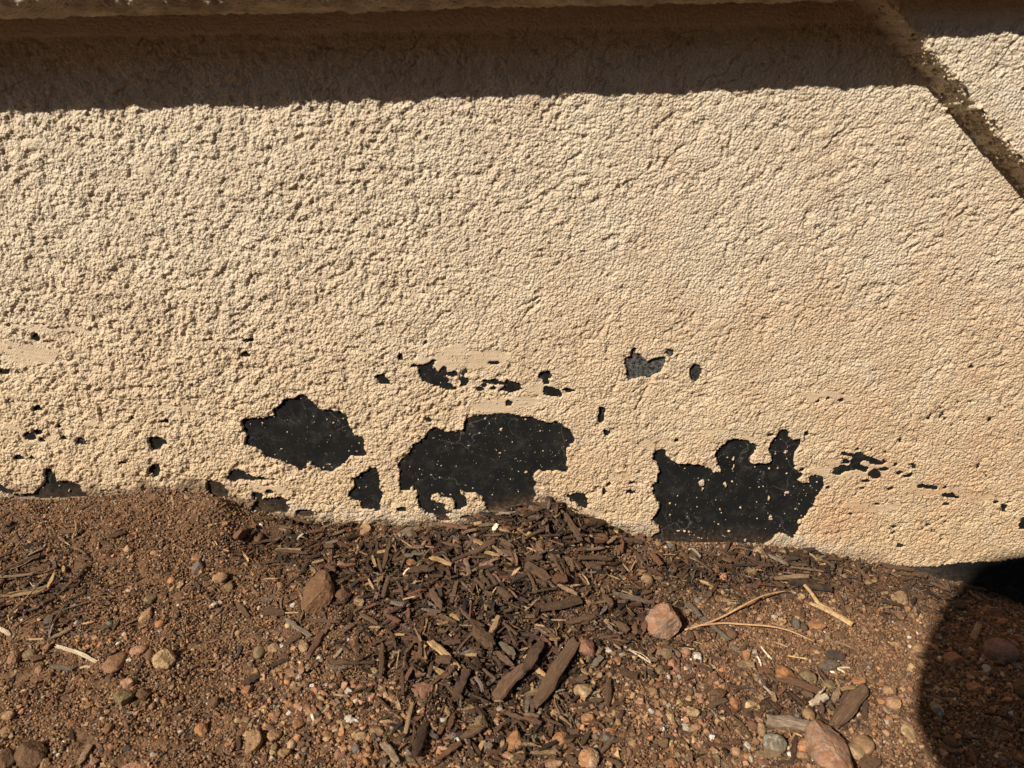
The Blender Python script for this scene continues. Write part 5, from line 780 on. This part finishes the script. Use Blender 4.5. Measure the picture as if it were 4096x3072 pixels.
for z_ in (.4, 1.6): link('rail', boxm(-3.5, 3.4, -.055, -.016, z_, z_ + .08), M_BD, fe)

def skin(name, verts, edges, rad, mt, parent, root=0, sub=1):
    me = bpy.data.meshes.new(name); me.from_pydata(verts, edges, []); o = bpy.data.objects.new(name, me); COL.objects.link(o)
    sk = o.modifiers.new('skin', 'SKIN'); lay = me.skin_vertices[0].data if me.skin_vertices else None
    if lay is None:
        bpy.context.view_layer.objects.active = o; lay = me.skin_vertices[0].data
    for i, r in enumerate(rad): lay[i].radius = (r, r) if isinstance(r, float) else r; lay[i].use_root = (i == root)
    s = o.modifiers.new('smooth', 'SUBSURF'); s.levels = sub; s.render_levels = sub; me.materials.append(mt); o.parent = parent
    dg = bpy.context.evaluated_depsgraph_get(); m2 = bpy.data.meshes.new_from_object(o.evaluated_get(dg)); o.modifiers.clear(); o.data = m2
    m2.polygons.foreach_set('use_smooth', np.ones(len(m2.polygons), bool)); return o
M_SKN, M_SH, M_TR, M_HR, M_BT, M_PH = plain('skin', (.48, .27, .18), 60, .5), plain('shirt_cloth', (.06, .08, .12), 90), plain('trouser_cloth', (.05, .055, .07), 90), plain('hair', (.03, .02, .015), 200), plain('shoe_leather', (.06, .04, .03), 60), plain('phone_case', (.02, .02, .022), 30, .4)
pe = bpy.data.objects.new('person', None); COL.objects.link(pe); tag(pe, 'person in dark shirt and trousers bending behind the camera with a phone in both hands', 'person')
C0 = -.085
bv = [(C0, -1.36, .62), (C0, -1.30, .80), (C0, -1.19, .99), (C0, -1.10, 1.13), (C0, -1.06, 1.22), (C0 + .02, -1.02, 1.29), (C0 + .03, -.99, 1.36)]; be = [(i, i + 1) for i in range(6)]; br = [(.135, .10), (.125, .095), (.145, .10), (.10, .075), .05, (.075, .085), (.07, .085)]
for s_ in (-1, 1):
    n0 = len(bv); bv += [(C0 + s_ * .232, -1.07, 1.165), (C0 + s_ * .210, -1.06, 1.02), (C0 + s_ * .160, -1.04, .86), (s_ * .09, -.97, .72), (s_ * .055 + .01, -.905, .67), (s_ * .05 + .005, -.880, .655)]; br += [.058, .050, .043, .035, .026, .030]; be += [(3, n0)] + [(n0 + i, n0 + i + 1) for i in range(5)]
    n0 = len(bv); bv += [(C0 + s_ * .10, -1.33, .58), (C0 + s_ * .16, -1.06, .46), (C0 + s_ * .14, -1.24, .14), (C0 + s_ * .14, -1.26, .08), (C0 + s_ * .145, -1.10, .05)]; br += [.088, .060, .042, .038, .036]; be += [(0, n0)] + [(n0 + i, n0 + i + 1) for i in range(4)]
body = skin('body', bv, be, br, M_SKN, pe, 0, 2)
sv = bv[:4] + [bv[7 + i] for i in range(3)] + [bv[18 + i] for i in range(3)]; shirt = skin('shirt', sv, [(0, 1), (1, 2), (2, 3), (3, 4), (4, 5), (5, 6), (3, 7), (7, 8), (8, 9)], [(.15, .115), (.14, .11), (.16, .115), (.11, .085), .07, .062, .056, .07, .062, .056], M_SH, pe, 0, 2)
tvv = [bv[0]] + [bv[13], bv[14], bv[15]] + [bv[24], bv[25], bv[26]]; skin('trousers', tvv, [(0, 1), (1, 2), (2, 3), (0, 4), (4, 5), (5, 6)], [(.15, .12), .10, .072, .058, .10, .072, .058], M_TR, pe, 0, 2)
skin('hair', [(C0 + .02, -1.025, 1.35), (C0 + .025, -1.01, 1.395), (C0 + .03, -.98, 1.42)], [(0, 1), (1, 2)], [(.078, .085), (.08, .09), (.06, .06)], M_HR, pe, 0, 2)
for s_ in (-1, 1):
    skin('shoe', [(C0 + s_ * .13, -1.30, .05), (C0 + s_ * .135, -1.18, .045), (C0 + s_ * .14, -1.06, .035)], [(0, 1), (1, 2)], [(.045, .05), (.045, .045), (.04, .028)], M_BT, pe, 0, 2)
    for k_ in range(5):
        a = -.030 + k_ * .016; q = [(s_ * .052 + .004, -.884, .655 + a * .6), (s_ * .070, -.872, .655 + a), (s_ * (.080 if k_ < 4 else .06), -.862, .655 + a * 1.1), (s_ * (.066 if k_ < 4 else .045), -.853, .655 + a * 1.1)]
        skin('finger', q, [(0, 1), (1, 2), (2, 3)], [.0095, .0085, .008, .007], M_SKN, pe, 0, 1)
ph = link('phone', boxm(-.073, .073, -.036, .036, -.004, .004), M_PH); ph.matrix_world = Matrix(((RIGHT[0], UP[0], -FWD[0], CAM[0] - FWD[0] * .016), (RIGHT[1], UP[1], -FWD[1], CAM[1] - FWD[1] * .016), (RIGHT[2], UP[2], -FWD[2], CAM[2] - FWD[2] * .016), (0, 0, 0, 1)))
tag(ph, 'black phone held level in the hands of the person behind the camera', 'phone')
